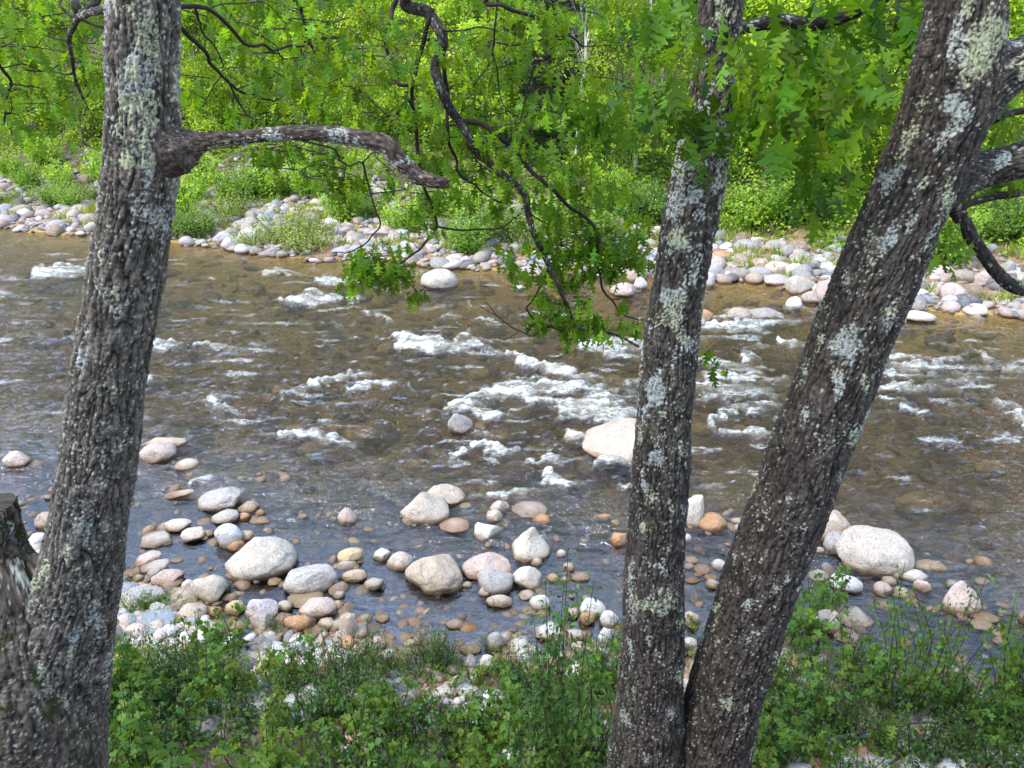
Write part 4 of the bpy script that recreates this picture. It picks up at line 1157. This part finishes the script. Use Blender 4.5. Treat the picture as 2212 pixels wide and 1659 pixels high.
ZT = [
 ([(400, -60), (1500, -60), (1480, 150), (1420, 330), (1180, 330), (900, 300), (640, 250), (540, 120), (400, 60)], 6.7, 8.2, 165, (4, 7), (.115, .165), 1.0, .07, GN, 1),
 ([(700, 60), (1250, 60), (1350, 300), (1300, 420), (950, 380), (760, 250)], 7.0, 8.0, 90, (4, 7), (.10, .145), 1.05, .07, GN, 1),
 ([(860, 320), (1200, 320), (1420, 430), (1410, 560), (1180, 520), (1000, 440)], 7.2, 8.0, 84, (4, 7), (.12, .165), 1.1, .06, GN, 1),
 ([(770, 520), (900, 500), (900, 560), (850, 600), (745, 625), (740, 590)], 7.5, 7.8, 36, (4, 7), (.12, .17), 1.2, .07, GN, 1),
 ([(880, 615), (935, 630), (925, 665), (885, 665)], 7.55, 7.65, 4, (5, 7), (.09, .12), 1.2, .04, GN, 1),
 ([(1090, 530), (1400, 500), (1400, 560), (1230, 600), (1120, 600)], 7.5, 7.9, 50, (4, 7), (.12, .17), 1.15, .06, GN, 1),
 ([(1120, 600), (1400, 560), (1400, 720), (1290, 735), (1150, 700)], 7.5, 7.8, 42, (4, 7), (.12, .17), 1.15, .06, GN, 1),
 ([(1210, 715), (1250, 720), (1240, 755), (1190, 745)], 7.6, 7.7, 3, (3, 5), (.08, .11), 1.2, .03, GN, 1),
 ([(900, 400), (990, 420), (960, 500), (880, 500)], 7.4, 7.6, 14, (4, 6), (.10, .13), 1.2, .05, GN, 1),
 # close, broad leaves between the twin trunks
 ([(1480, -40), (2000, -60), (1960, 120), (1880, 330), (1830, 440), (1700, 460), (1600, 420), (1560, 300), (1590, 120)], 5.0, 5.9, 50, (4, 7), (.17, .23), .85, .13, GD, 0),
 ([(1560, 40), (1900, 60), (1880, 200), (1820, 380), (1640, 400), (1590, 200)], 4.4, 4.9, 22, (4, 6), (.17, .23), .9, .12, GN, 0),
 ([(1290, 180), (1500, 150), (1570, 170), (1580, 260), (1480, 340), (1350, 350), (1270, 280)], 4.1, 4.6, 20, (4, 7), (.13, .18), .95, .09, (.065, .14, .012), 0),
 ([(1500, 40), (1640, 70), (1700, 130), (1600, 170), (1500, 130)], 4.1, 4.4, 7, (3, 6), (.13, .17), .9, .08, GN, 0),
 ([(1500, 10), (1420, 60), (1330, 90), (1350, 40), (1450, -30)], 4.6, 5.2, 9, (4, 6), (.13, .17), .9, .08, GD, 0),
 ([(2110, 160), (2230, 200), (2230, 440), (2130, 410), (2090, 330)], 5.3, 6.4, 22, (4, 6), (.12, .17), .9, .09, GD, 1),
 ([(2010, 470), (2060, 480), (2100, 520), (2050, 560), (2010, 530)], 5.3, 5.6, 6, (4, 6), (.10, .14), .9, .05, GY, 1),
 ([(1512, 745), (1560, 765), (1588, 800), (1570, 825), (1515, 790)], 4.85, 4.95, 3, (4, 6), (.07, .10), 1.1, .035, GN, 0),
 # upper crown, over the bank and out of the picture
]
foliage(twin, ZT)
ZF = [
 ([(-40, -60), (240, -60), (235, 120), (200, 200), (120, 330), (20, 330), (-40, 300)], 6.0, 7.2, 58, (4, 7), (.10, .14), 1.0, .07, GN, 1),
 ([(-40, 60), (170, 40), (150, 200), (-40, 220)], 6.2, 7.4, 22, (4, 7), (.10, .14), 1.0, .07, GN, 1),
 ([(385, -60), (760, -60), (720, 130), (620, 210), (430, 120)], 5.6, 7.2, 56, (4, 7), (.10, .14), 1.0, .07, GN, 1),
 ([(395, 130), (560, 170), (600, 260), (520, 250), (400, 215)], 5.6, 6.6, 20, (4, 6), (.10, .14), 1.1, .06, GN, 1),
 ([(560, 310), (720, 300), (790, 380), (760, 440), (700, 400), (580, 370)], 5.2, 5.8, 28, (4, 7), (.09, .13), 1.2, .05, GN, 1),
 ([(800, 330), (880, 380), (850, 430), (780, 420)], 5.3, 5.6, 5, (4, 6), (.085, .12), 1.2, .05, GN, 1),
]
foliage(forked, ZF)
# upper crowns: above the picture, they shade the bank as the real crowns do
def upper(par, cx, cy, n, x0, x1, y0, y1, za, zb):
    r = lr; c = np.stack([r.uniform(x0, x1, n), r.uniform(y0, y1, n), r.uniform(za, zb, n)], -1)
    c = c[(c[:, 2] > CAMZ + .085 * np.maximum(c[:, 1], 0) + .55)]
    pos, yaw, pitch, roll, size, idx = cluster_leaves(c, None, (5, 8), (.13, .19), .7, .22)
    V, F, C = leafmesh(OAK, pos, yaw, pitch, roll, size, leaf_cols(len(pos), GN))
    obj('crown', V, F, M_OAK, par, C, True, par.location)
upper(forked, 0, 0, 700, -10, 0, -4, 4.2, 9.0, 14)
upper(twin, 0, 0, 620, -1, 7.5, -4, 4.2, 9.0, 14)
# ------------------------------------------------------------------ far forest
fr = np.random.default_rng(17)
def cols(r, n, base, lv=.25, hv=.13):
    hue = r.normal(0, 1, n)[:, None]; v = np.exp(r.normal(0, lv, n))[:, None]
    return np.clip(np.array(base) * v * (1 + hue * np.array([hv, .02, -hv])), .004, .7)
def broadleaf(name, seed, h, crown_lo, width, nclump, nleaf, size, base, trunk_col, tr, lean=.0, low=True):
    nleaf = int(nleaf * 1.9); size *= .68; nclump = int(nclump * 1.15)
    r = np.random.default_rng(seed); root = link(name)
    top = np.array([lean * h, r.normal(0, .05) * h, h])
    pts = [np.zeros(3), top * .3 + r.normal(0, .08, 3), top * .65 + r.normal(0, .12, 3), top]; pts[0][2] = -.4
    V, F = tube(pts, [tr, tr * .8, tr * .5, tr * .12], 9, 26, .15, seed)
    tc = np.tile(np.array(trunk_col, float), (len(V), 1))
    if trunk_col[0] > .4:      # birch: dark marks
        mk = (pn(V * [9, 9, 16]) > .28) | (pn(V * [3, 3, 5] + 7) > .42); tc[mk] = (.06, .05, .045)
    obj('trunk', V, F, M_TWIG, root, tc)
    B, LB = Bag(), Bag(); cl = []
    for k in range(nclump):
        f = r.uniform(crown_lo, 1) ** .85; zc = f * h; a = r.uniform(0, 6.28); rad = width * (1 - ((f - crown_lo) / (1 - crown_lo)) ** 2.2 * .75) * math.sqrt(r.uniform(.08, 1))
        p = top * f; p = np.array([p[0] + rad * math.cos(a), p[1] + rad * math.sin(a), zc + .18 * rad])
        q = top * max(f - .10 - .05 * rad, .05)
        if k % 2 == 0:
            v_, f_ = tube([q, (p + q) / 2 + [0, 0, .12 * rad], p], [tr * .28, tr * .16, .008], 5, 8); B.add(v_, f_)
        cl.append((p, r.uniform(.28, .72) * width * .38))
    for p, s_ in cl:
        n = int(nleaf / nclump * r.uniform(.5, 1.5)); d = r.normal(0, 1, (n, 3)) * [s_, s_, s_ * .38]
        d[:, 2] -= .12 * (d[:, 0] ** 2 + d[:, 1] ** 2) / max(s_, .1)
        bc = np.array(base) * np.exp(r.normal(0, .30)); LB.add(*leafmesh(FLAKE, p + d, r.uniform(0, 6.28, n), r.normal(-.45, .4, n), r.normal(0, .5, n), r.uniform(size * .65, size * 1.25, n), cols(r, n, bc)))
    if B.n: V, F, _ = B.arr(); obj('limb', V, F, M_TWIG, root, np.array(trunk_col) * .6)
    LB.build('crown', M_FAR, root); return root
def conifer(name, seed, h, width, base):
    r = np.random.default_rng(seed); root = link(name)
    V, F = tube([[0, 0, -.4], [0.05, 0, h * .5], [0, 0, h]], [.20, .13, .02], 9, 20); obj('trunk', V, F, M_TWIG, root, np.array([.06, .048, .04]))
    B, LB = Bag(), Bag()
    for z in np.arange(.9, h * .98, .34):
        ln = width * (1 - (z / h) ** 1.3) + .25
        for a in r.uniform(0, 6.28) + np.arange(5) * 1.2566 + r.normal(0, .25, 5):
            l = ln * r.uniform(.6, 1.1); e = np.array([math.cos(a) * l, math.sin(a) * l, -.16 * l + r.normal(0, .1)])
            v_, f_ = tube([[0, 0, z], e * .5 + [0, 0, z + .06 * l], e + [0, 0, z]], [.022, .014, .005], 4, 6); B.add(v_, f_)
            n = int(46 * l); t = r.uniform(.12, 1, n) ** .8; sd = r.uniform(-1, 1, n) * .30 * l * (1.05 - t * .75)
            pp = e * t[:, None] + np.array([-math.sin(a), math.cos(a), 0]) * sd[:, None]; pp[:, 2] += z + .05 * l * np.sin(t * 3.1) + r.normal(0, .035, n)
            LB.add(*leafmesh(NEEDLE, pp, a - 1.57 + np.sign(sd) * -.7 + r.normal(0, .4, n), r.normal(-.25, .3, n), r.normal(0, .4, n), r.uniform(.14, .30, n), cols(r, n, base, .3, .08)))
    V, F, _ = B.arr(); obj('limb', V, F, M_TWIG, root, np.array([.045, .038, .032])); LB.build('crown', M_PINE, root); return root
YG, MG, DG = (.29, .42, .055), (.17, .30, .045), (.075, .16, .032)
PROT = {
 'maple': [broadleaf('maple_tree', 201, 11, .10, 3.0, 60, 7500, .24, YG, (.14, .12, .10), .12), broadleaf('maple_tree', 202, 13, .14, 3.3, 64, 8000, .25, MG, (.12, .10, .085), .15), broadleaf('maple_tree', 203, 9, .06, 2.6, 52, 6500, .22, (.27, .38, .05), (.14, .12, .1), .09)],
 'birch': [broadleaf('birch_tree', 211, 13, .30, 2.1, 44, 4200, .19, (.22, .34, .05), (.58, .56, .52), .11, .03), broadleaf('birch_tree', 212, 12, .36, 1.9, 40, 3600, .19, (.19, .31, .045), (.60, .58, .54), .10, -.05), broadleaf('birch_tree', 213, 14, .42, 2.0, 40, 3600, .19, (.20, .32, .05), (.56, .54, .50), .12, .09)],
 'hemlock': [conifer('hemlock_tree', 221, 13, 2.7, (.022, .055, .022)), conifer('hemlock_tree', 222, 15, 3.2, (.026, .062, .026))],
 'beech': [broadleaf('beech_tree', 231, 15, .18, 3.6, 64, 8000, .25, DG, (.13, .12, .11), .17), broadleaf('beech_tree', 232, 16, .22, 3.5, 64, 8000, .25, MG, (.12, .11, .10), .18)],
}
COMMON = {'maple': 'maple tree', 'birch': 'birch tree', 'hemlock': 'hemlock tree', 'beech': 'beech tree'}
DESC = {'maple': 'bushy yellow green forest maple', 'birch': 'slim white forest birch', 'hemlock': 'dark drooping forest hemlock', 'beech': 'tall mid green forest beech'}
used = set()
def copy_tree(o, parent=None):
    c = o.copy(); COLL.objects.link(c)
    if parent is not None: c.parent = parent
    for ch in o.children: copy_tree(ch, c)
    return c
def put(proto, loc, rz, sc):
    if proto.name not in used and proto.parent is None: used.add(proto.name); o = proto
    else: o = copy_tree(proto)
    o.location = [float(v) for v in loc]; o.rotation_euler = (0, 0, float(rz)); o.scale = [float(sc)] * 3; return o
# px column, metres behind the far waterline, kind, variant, scale
FOREST = []
for px_, t_, kd, v_ in [(30, 14, 'maple', 2), (110, 16, 'maple', 0), (185, 13, 'maple', 2), (215, 15, 'hemlock', 0), (60, 20, 'maple', 1), (150, 22, 'birch', 0), (400, 17, 'maple', 0), (455, 14.5, 'maple', 2), (530, 16, 'maple', 0), (600, 18, 'maple', 2), (660, 15.5, 'maple', 0), (720, 18, 'maple', 1),
                        (800, 16, 'maple', 2), (770, 20, 'birch', 0), (825, 21, 'birch', 1), (880, 17, 'maple', 0), (960, 15, 'maple', 2), (1040, 15, 'maple', 0), (1110, 18, 'hemlock', 0), (1190, 19, 'hemlock', 1), (1290, 15, 'hemlock', 1), (1220, 14.5, 'hemlock', 0), (1240, 12, 'birch', 2), (1262, 12.5, 'birch', 1), (1370, 12.5, 'birch', 0),
                        (1395, 16, 'birch', 2), (1325, 11.5, 'maple', 2), (1340, 18, 'birch', 1), (1460, 13, 'maple', 0), (1330, 24, 'birch', 2), (1560, 12, 'maple', 2), (1650, 12, 'maple', 0), (1740, 11, 'maple', 2), (1830, 12, 'maple', 0), (1920, 12, 'maple', 1), (2040, 11, 'maple', 2), (2130, 11, 'maple', 0), (2220, 12, 'maple', 1), (500, 24, 'birch', 2), (640, 24, 'birch', 0),
                        (1010, 21, 'beech', 0), (920, 24, 'beech', 1), (560, 26, 'beech', 0), (300, 24, 'beech', 1), (-60, 20, 'maple', 1), (1500, 20, 'beech', 0), (1690, 20, 'beech', 1), (1880, 19, 'hemlock', 1), (2080, 20, 'beech', 0), (2280, 20, 'beech', 1), (350, 20, 'maple', 2), (880, 26, 'birch', 2), (420, 26, 'birch', 1), (1420, 24, 'birch', 0), (1150, 13.5, 'hemlock', 0)]:
    FOREST.append((px_, t_, kd, v_, fr.uniform(.85, 1.15)))
for k in range(46):
    px_ = -260 + k * 60 + fr.uniform(-22, 22); FOREST.append((px_, fr.uniform(29, 44), str(fr.choice(['beech', 'maple', 'hemlock', 'beech', 'birch'])), 1, fr.uniform(.95, 1.3)))
lab = {}
for it in sorted(FOREST): lab.setdefault((it[2], it[1] > 28), []).append(it)
for (kd, back), v in lab.items():
    for i, (px_, t_, _, vr, sc) in enumerate(v):
        # walk the column's bearing out to the wanted distance behind the waterline
        u = (px_ - 1106) / FPX; yy_ = np.linspace(18, 110, 3000); xx_ = u * (yy_ * CP + 5 * SP); k = int(np.argmax(yy_ - far_y(xx_) > t_))
        x_, y_ = xx_[k], yy_[k]; pr = PROT[kd][vr % len(PROT[kd])]
        o = put(pr, (x_, y_, ground_z(x_, y_) - .1), fr.uniform(0, 6.28) if kd != 'birch' else fr.uniform(-.4, .4), sc)
        tag(o, f"{DESC[kd]}, {ordinal(i)} from the left in the {'back' if back else 'front'} row", 'tree', 'trees of the far forest')
for v in PROT.values():
    for p_ in v:
        if p_.name not in used:
            for ch in list(p_.children): bpy.data.objects.remove(ch)
            bpy.data.objects.remove(p_)

# ------------------------------------------------------------------ bushes and saplings
def bush(name, seed, h, w, nstem, nleaf, tpl, size, base, mat, stemcol=(.07, .05, .035), droop=.5, top=.35, stem_r=.006, opp=False, lo=.15):
    r = np.random.default_rng(seed); root = link(name); SB, LB = Bag(), Bag()
    per = max(3, int(nleaf / nstem))
    for k in range(nstem):
        a = r.uniform(0, 6.28); rad = w * math.sqrt(r.uniform(.02, 1)); hh = h * r.uniform(.6, 1.08) * (1 - .35 * (rad / w) ** 2)
        e = np.array([rad * math.cos(a), rad * math.sin(a), hh]); b = e * [.28, .28, 0] + [0, 0, -.08]
        pts = np.array([b, b * .6 + e * .4 + [*r.normal(0, .05 * h, 2), .08 * h], e])
        v_, f_ = tube(pts, [stem_r, stem_r * .75, stem_r * .35], 5, 9); SB.add(v_, f_)
        X = catmull(pts, 40); t = r.uniform(lo, 1, per) ** .8; c = X[(t * 39).astype(int)]
        off = r.normal(0, 1, (per, 3)) * [top * w * .33, top * w * .33, top * h * .10]
        c = c + off * (1.15 - .5 * t)[:, None]
        yaw = np.arctan2(off[:, 1], off[:, 0]) - 1.5708 + r.normal(0, .6, per)
        LB.add(*leafmesh(tpl, c, yaw, r.normal(-droop, .35, per), r.normal(0, .4, per), r.uniform(size * .6, size * 1.25, per) * (1.1 - .35 * t), cols(r, per, np.array(base) * np.exp(r.normal(0, .15)), .25)))
    SB.build('stem', M_TWIG, root); root.children[0].data.color_attributes  # stems share one bark
    V = SB.n; ca = root.children[0].data.color_attributes.new('Col', 'FLOAT_COLOR', 'POINT'); ca.data.foreach_set('color', np.tile(np.array([*stemcol, 1], np.float32), V))
    LB.build('foliage', mat, root); return root
GA, GB, GC, GY2 = (.075, .155, .034), (.105, .20, .034), (.066, .135, .036), (.15, .245, .036)
BP = {
 'oval': [bush('leafy_shrub', 301, .75, .42, 16, 420, OVAL, .062, GA, M_LEAF), bush('leafy_shrub', 302, .60, .50, 18, 480, OVAL, .058, GB, M_LEAF), bush('leafy_shrub', 303, .9, .38, 14, 420, OVAL, .055, GC, M_LEAF)],
 'maple': [bush('maple_sapling', 311, .95, .34, 6, 110, MAPLE, .105, GB, M_LEAF, droop=.6, stem_r=.007, lo=.3), bush('maple_sapling', 312, .7, .36, 7, 120, MAPLE, .10, GY2, M_LEAF, droop=.55, stem_r=.006, lo=.35)],
 'oak': [bush('oak_seedling', 321, .6, .32, 6, 70, OAK, .14, GB, M_LEAF, droop=.7, lo=.4), bush('oak_seedling', 322, .7, .3, 5, 66, OAK, .14, GY2, M_LEAF, droop=.9, lo=.5)],
 'fine': [bush('willow_shrub', 331, .85, .36, 22, 640, WILLOW, .065, GC, M_LEAF, droop=.0, lo=.2), bush('willow_shrub', 332, .7, .45, 24, 700, WILLOW, .06, GA, M_LEAF, droop=.1, lo=.2)],
 'birch': [bush('birch_sapling', 341, 2.1, .62, 9, 330, BIRCH, .068, GB, M_LEAF, droop=.9, stem_r=.007, lo=.35, top=.3)],
 'tall': [bush('tall_shrub', 351, 3.2, .30, 9, 760, OVAL, .088, (.070, .145, .030), M_LEAF, droop=.5, stem_r=.009, lo=.18, top=.55)],
 'low': [bush('ground_plant', 361, .26, .36, 14, 170, OVAL, .065, GB, M_LEAF, droop=.3, lo=.4), bush('ground_plant', 362, .3, .4, 12, 130, MAPLE, .085, GA, M_LEAF, droop=.35, lo=.4)],
 'farbush': [bush('willow_bush', 371, 1.5, 1.15, 40, 2200, FLAKE, .11, (.15, .25, .065), M_FAR, droop=.2, stem_r=.012, lo=.1), bush('willow_bush', 372, 1.2, 1.2, 36, 1300, FLAKE, .10, (.22, .29, .10), M_FAR, droop=.1, stem_r=.012, lo=.15), bush('willow_bush', 373, 1.8, 1.0, 30, 1900, FLAKE, .14, (.22, .35, .06), M_FAR, droop=.4, stem_r=.014, lo=.1)],
}
LAB = {'oval': 'low shrub of small oval leaves', 'maple': 'maple sapling with lobed leaves', 'oak': 'oak seedling with drooping lobed leaves', 'fine': 'fine leaved willow shrub', 'birch': 'open birch sapling with hanging pointed leaves', 'tall': 'tall thin stemmed shrub', 'low': 'ground hugging leafy plant', 'farbush': 'green bush'}
br = np.random.default_rng(77)
PL = []   # px, py of the foot, kind, scale
def pl(s_):
    for it in s_.split(';'):
        w_ = it.split(); PL.append((float(w_[0]), float(w_[1]), w_[2], float(w_[3]) if len(w_) > 3 else 1.0, int(w_[4]) if len(w_) > 4 else None))
# by the water, the shore plants of the picture
pl('285 1318 oval .55;320 1320 oval .5;355 1318 low 1;440 1440 maple .95 0;505 1420 maple .95 0;265 1265 low .5;492 1280 fine .32;600 1370 fine .4;560 1480 maple .8 1;640 1490 maple .9 0;700 1480 fine .95;740 1470 fine .9;620 1500 oval .8;930 1440 fine .75 0;960 1440 fine .7 0;905 1440 fine .7 1;980 1450 fine .6;880 1470 oval .8;1000 1480 oak .7 0;1025 1500 oak .7 1')
pl('250 1430 maple .6 1;300 1450 oval .8;350 1480 oval .9;390 1450 fine .7;420 1500 fine .9 0;450 1520 oval 1.0;480 1490 oval .9;270 1500 maple .7 1;240 1560 maple .8 0;320 1540 maple .6;390 1560 oval .9;520 1560 oval .9;580 1580 maple .8;660 1570 oval 1;720 1560 oval .9;760 1520 oval .9;800 1440 oval .6;840 1450 fine .6')
pl('1090 1470 oak .8 1;1060 1400 fine .4;1120 1500 oval .9;1100 1560 maple .8 0;1170 1560 oval .8;1250 1560 oval .9;1300 1500 oval .9;1215 1690 tall 1.0;1195 1720 tall .9;1290 1640 oval 1.0;1320 1590 maple .9 1;1310 1480 fine .8;1280 1440 fine .6;1330 1400 fine .6;1150 1440 fine .5')
pl('1740 1420 maple 1.25 0;1715 1390 maple 1.0 0;1790 1330 maple .95 0;1760 1470 fine .9;1700 1490 oval .9;1830 1500 maple 1.2 0;1880 1500 maple 1.1 1;1930 1540 birch 1.12;1990 1500 birch 1.1;2040 1560 birch .9;1850 1450 oval .8;1790 1560 fine .9;1920 1600 oak 1 0;1870 1620 oak 1 1;2080 1560 oval 1;2130 1540 maple .9 1;2180 1520 maple .9 0;2200 1600 oval 1;2120 1620 maple .9;2060 1640 oval .9;1980 1640 oval 1;1760 1640 maple .9;1700 1600 oval 1;1680 1540 oval .9;1480 1420 maple .35 1;1500 1350 maple .35 1;1510 1390 fine .4;2190 1460 birch .8;1650 1660 oval 1;2235 1600 birch 1.5;2260 1560 birch 1.35;800 1560 oval 1;860 1600 maple 1 0;900 1640 oval 1.1;960 1590 oak 1 1;830 1640 maple 1 1;1000 1640 oval 1.1;930 1560 low 1;1060 1610 maple 1 0;990 1690 maple 1.1 1;880 1700 oak 1.1 0')  # rightmost large birches are added in place of leaves hanging from an unseen tree
# a carpet over the steep foot of the slope
for k in range(96):
    px_ = br.choice([br.uniform(220, 1320), br.uniform(1600, 2240)], p=[.64, .36]); py_ = br.uniform(1480, 1800)
    if 1020 < px_ < 1080 and py_ < 1560: continue
    PL.append((px_, py_, str(br.choice(['oval', 'oval', 'low', 'maple', 'maple', 'oak', 'low'])), br.uniform(.8, 1.2), None))
# leafy ground cover under the far trees
r_ = np.random.default_rng(404); n = 15000; x = r_.uniform(-48, 46, n); t = r_.uniform(5.5, 26, n); y = far_y(x) + t
lim = np.interp(x, [-30, -8, 0, 6, 20], [11.5, 10.5, 8, 6.0, 5.5]) + 1.6 * pn(np.stack([x * .35, y * .35, 0 * x], -1))
kp = (t > lim) & (pn(np.stack([x * .5 + 9, y * .5, 0 * x], -1)) > -.28); x, y, t = x[kp], y[kp], t[kp]; LB = Bag(); m = len(x)
for k in range(9):
    hgt = r_.gamma(2.2, .22, m); pos = np.stack([x + r_.normal(0, .3, m), y + r_.normal(0, .3, m), ground_z(x, y) + hgt * np.clip((t - 4) / 6, .5, 1.3)], -1)
    cl = np.where((pn(np.stack([x * .25 + 30, y * .25, 0 * x], -1)) > .1)[:, None], np.array((.24, .36, .055)), np.array((.14, .25, .04)))
    LB.add(*leafmesh(FLAKE, pos, r_.uniform(0, 6.28, m), r_.normal(-.3, .4, m), r_.normal(0, .5, m), r_.uniform(.13, .27, m), np.clip(cl * np.exp(r_.normal(0, .25, m))[:, None], 0, .6)))
tag(LB.build('undergrowth', M_FAR), 'leafy undergrowth covering the forest floor', None, None, 'stuff')
# dry grass between the far stones
n = 2600; x = r_.uniform(-30, 20, n); t = r_.uniform(.8, 10, n); y = far_y(x) + t; kp = pn(np.stack([x * .45 + 70, y * .6, 0 * x], -1)) > .06; x, y = x[kp], y[kp]; m = len(x); LB = Bag()
for k in range(16):
    pos = np.stack([x + r_.normal(0, .12, m), y + r_.normal(0, .12, m), ground_z(x, y) - .02], -1)
    LB.add(*leafmesh(NEEDLE, pos, r_.uniform(0, 6.28, m), r_.normal(1.1, .3, m), r_.normal(0, .3, m), r_.uniform(.25, .6, m), np.clip(np.where(r_.random(m)[:, None] < .7, np.array((.20, .28, .07)), np.array((.36, .32, .16))) * np.exp(r_.normal(0, .25, m))[:, None], 0, .6)))
tag(LB.build('grass', M_FAR), 'thin grass tufts between the far stones', None, None, 'stuff')
FB = '30 440 1;60 405 2;120 445 0;165 448 0;135 400 2;215 430 1;225 390 2;20 380 2;390 470 2;410 440 2;395 510 0;425 512 0;460 500 1;500 470 1;505 440 2;585 430 2;610 430 2;545 535 1;620 515 1;660 545 1;690 510 1;745 475 2;790 470 0;560 420 2;670 420 2;760 440 2;1050 520 0;1000 480 2;1090 500 0;1350 480 0;1395 470 0;1320 430 2;1430 480 0;1570 470 0;1590 500 2;1630 490 2;1700 480 2;1740 475 2;1800 490 2;2040 570 2;2070 530 2;2130 520 0;2190 510 0;2150 490 2;440 400 2;350 370 2;95 365 2;1180 500 2;1240 490 0;980 520 1;1010 545 2;870 500 2;930 465 2;1130 530 1;1290 520 2;1890 520 2;1960 540 2'
for it in FB.split(';'):
    a_ = it.split(); PL.append((float(a_[0]), float(a_[1]), 'farbush', br.uniform(.95, 1.5), int(a_[2])))
def landmark(px_, py_):
    dist = [math.hypot(px_ - a, (py_ - b_) * 1.5) for _, a, b_ in SHORT]; i = int(np.argmin(dist)); nm, a, b_ = SHORT[i]
    dx, dy = px_ - a, (py_ - b_) * 1.2
    return (('right of' if dx > 0 else 'left of') if abs(dx) > abs(dy) else ('below' if dy > 0 else 'above')), nm, dist[i]
pk = {}
items = []
for px_, py_, kd, sc, vr in PL:
    if kd == 'low' or py_ > 1659: pass
    q = hit(px_, py_, zmin=.0)
    if kd != 'farbush' and q[1] > 11.5: continue
    vr = br.integers(0, len(BP[kd])) if vr is None else vr
    rel, nm, dist = landmark(px_, py_); items.append((q, kd, sc * (1.0 if kd in ('farbush', 'tall', 'birch') else 1.18), int(vr) % len(BP[kd]), rel, nm, dist))
    pk.setdefault((kd, rel, nm), []).append(len(items) - 1)
for key, idx in pk.items():
    kd, rel, nm = key
    for k, i in enumerate(sorted(idx, key=lambda i: items[i][6])):
        q, _, sc, vr, _, _, _ = items[i]
        o = put(BP[kd][vr], q - [0, 0, .03], br.uniform(0, 6.28), sc)
        tag(o, (ordinal(k) + ' nearest ' if k else '') + f"{LAB[kd]} {rel} {nm}", 'bush' if kd == 'farbush' else 'plant', 'bushes of the far bank' if kd == 'farbush' else 'plants of the near bank')
for v in BP.values():
    for p_ in v:
        if p_.name not in used:
            for ch in list(p_.children): bpy.data.objects.remove(ch)
            bpy.data.objects.remove(p_)
# fallen wood
def stick(name, rows, rad, label, cat, colr, lift=.15):
    pts = []
    for a, b_ in rows:
        q = hit(a, b_, zmin=0.); pts.append(q + [0, 0, lift])
    rd = np.linspace(rad, rad * .45, len(pts)); V, F, C = bark_tube(np.array(pts), rd, 24, .012, int(rows[0][0]), lich=0, dots=.05, base=colr, amp=.6)
    o = obj(name, V, F, M_BARK, None, C, True, pts[0]); tag(o, label, cat); return o
stick('fallen_branch', [(1780, 1640), (1850, 1622), (1930, 1608), (1990, 1600), (2050, 1614), (2110, 1608)], .022, 'grey dead branch lying among the plants below the leaning trunk', 'branch', (.12, .10, .09), .28)
stick('fallen_branch', [(1560, 1690), (1640, 1650), (1700, 1638), (1760, 1650)], .016, 'thin dark dead branch at the foot of the leaning trunk', 'branch', (.08, .065, .055), .22)
stick('fallen_log', [(1140, 352), (1200, 345), (1260, 352), (1310, 346)], .16, 'dark fallen log at the edge of the far forest between the trunks', 'log', (.07, .05, .04), .2)
stick('fallen_log', [(520, 330), (580, 325), (650, 332)], .12, 'pale fallen log under the trees beyond the bare limb', 'log', (.16, .13, .11), .2)
stick('driftwood', [(85, 495), (120, 500), (160, 499)], .10, 'grey driftwood lying at the far waterline beyond the forked trunk', 'driftwood', (.22, .19, .17), .05)
# ------------------------------------------------------------------ light
SUN = np.array([-.52, -.30, .80]); SUN /= np.linalg.norm(SUN)
w = bpy.data.worlds.new('World'); scene.world = w; w.use_nodes = True; nt = w.node_tree
bg = nt.nodes['Background']; sky = nt.nodes.new('ShaderNodeTexSky'); sky.sky_type = 'NISHITA'; sky.sun_disc = False
sky.sun_elevation = math.asin(SUN[2]); sky.sun_rotation = math.atan2(SUN[0], SUN[1]); sky.altitude = 200; sky.air_density = 1.0; sky.dust_density = .6; sky.ozone_density = 1.2
tc = nt.nodes.new('ShaderNodeTexCoord'); cn_ = nt.nodes.new('ShaderNodeTexNoise'); cn_.inputs['Scale'].default_value = 2.6; cn_.inputs['Detail'].default_value = 7; cn_.inputs['Roughness'].default_value = .58; nt.links.new(tc.outputs['Generated'], cn_.inputs['Vector'])
mr = nt.nodes.new('ShaderNodeMapRange'); mr.interpolation_type = 'SMOOTHSTEP'; nt.links.new(cn_.outputs['Fac'], mr.inputs[0]); mr.inputs[1].default_value = .38; mr.inputs[2].default_value = .62; mr.inputs[4].default_value = .7
mxc = nt.nodes.new('ShaderNodeMix'); mxc.data_type = 'RGBA'; nt.links.new(mr.outputs[0], mxc.inputs[0]); nt.links.new(sky.outputs[0], mxc.inputs[6]); mxc.inputs[7].default_value = (7.6, 9.3, 13.0, 1)
nt.links.new(mxc.outputs[2], bg.inputs[0]); bg.inputs[1].default_value = .15
sd_ = bpy.data.lights.new('sun', 'SUN'); sd_.energy = 1.9; sd_.angle = R_(18); sd_.color = (1, .965, .92)
sun = link('sun', sd_, None, (0, 0, 30)); sun.rotation_euler = Vector([float(c) for c in -SUN]).to_track_quat('-Z', 'Y').to_euler()
scene.view_settings.view_transform = 'Standard'; scene.view_settings.look = 'None'; scene.view_settings.exposure = 1.36; scene.view_settings.gamma = 1
scene.render.engine = 'CYCLES'
cy = scene.cycles
cy.max_bounces = 6; cy.transparent_max_bounces = 10; cy.diffuse_bounces = 3; cy.glossy_bounces = 3; cy.transmission_bounces = 4; cy.volume_bounces = 0
cy.use_denoising = True; cy.sample_clamp_indirect = 4; cy.caustics_reflective = False; cy.caustics_refractive = False
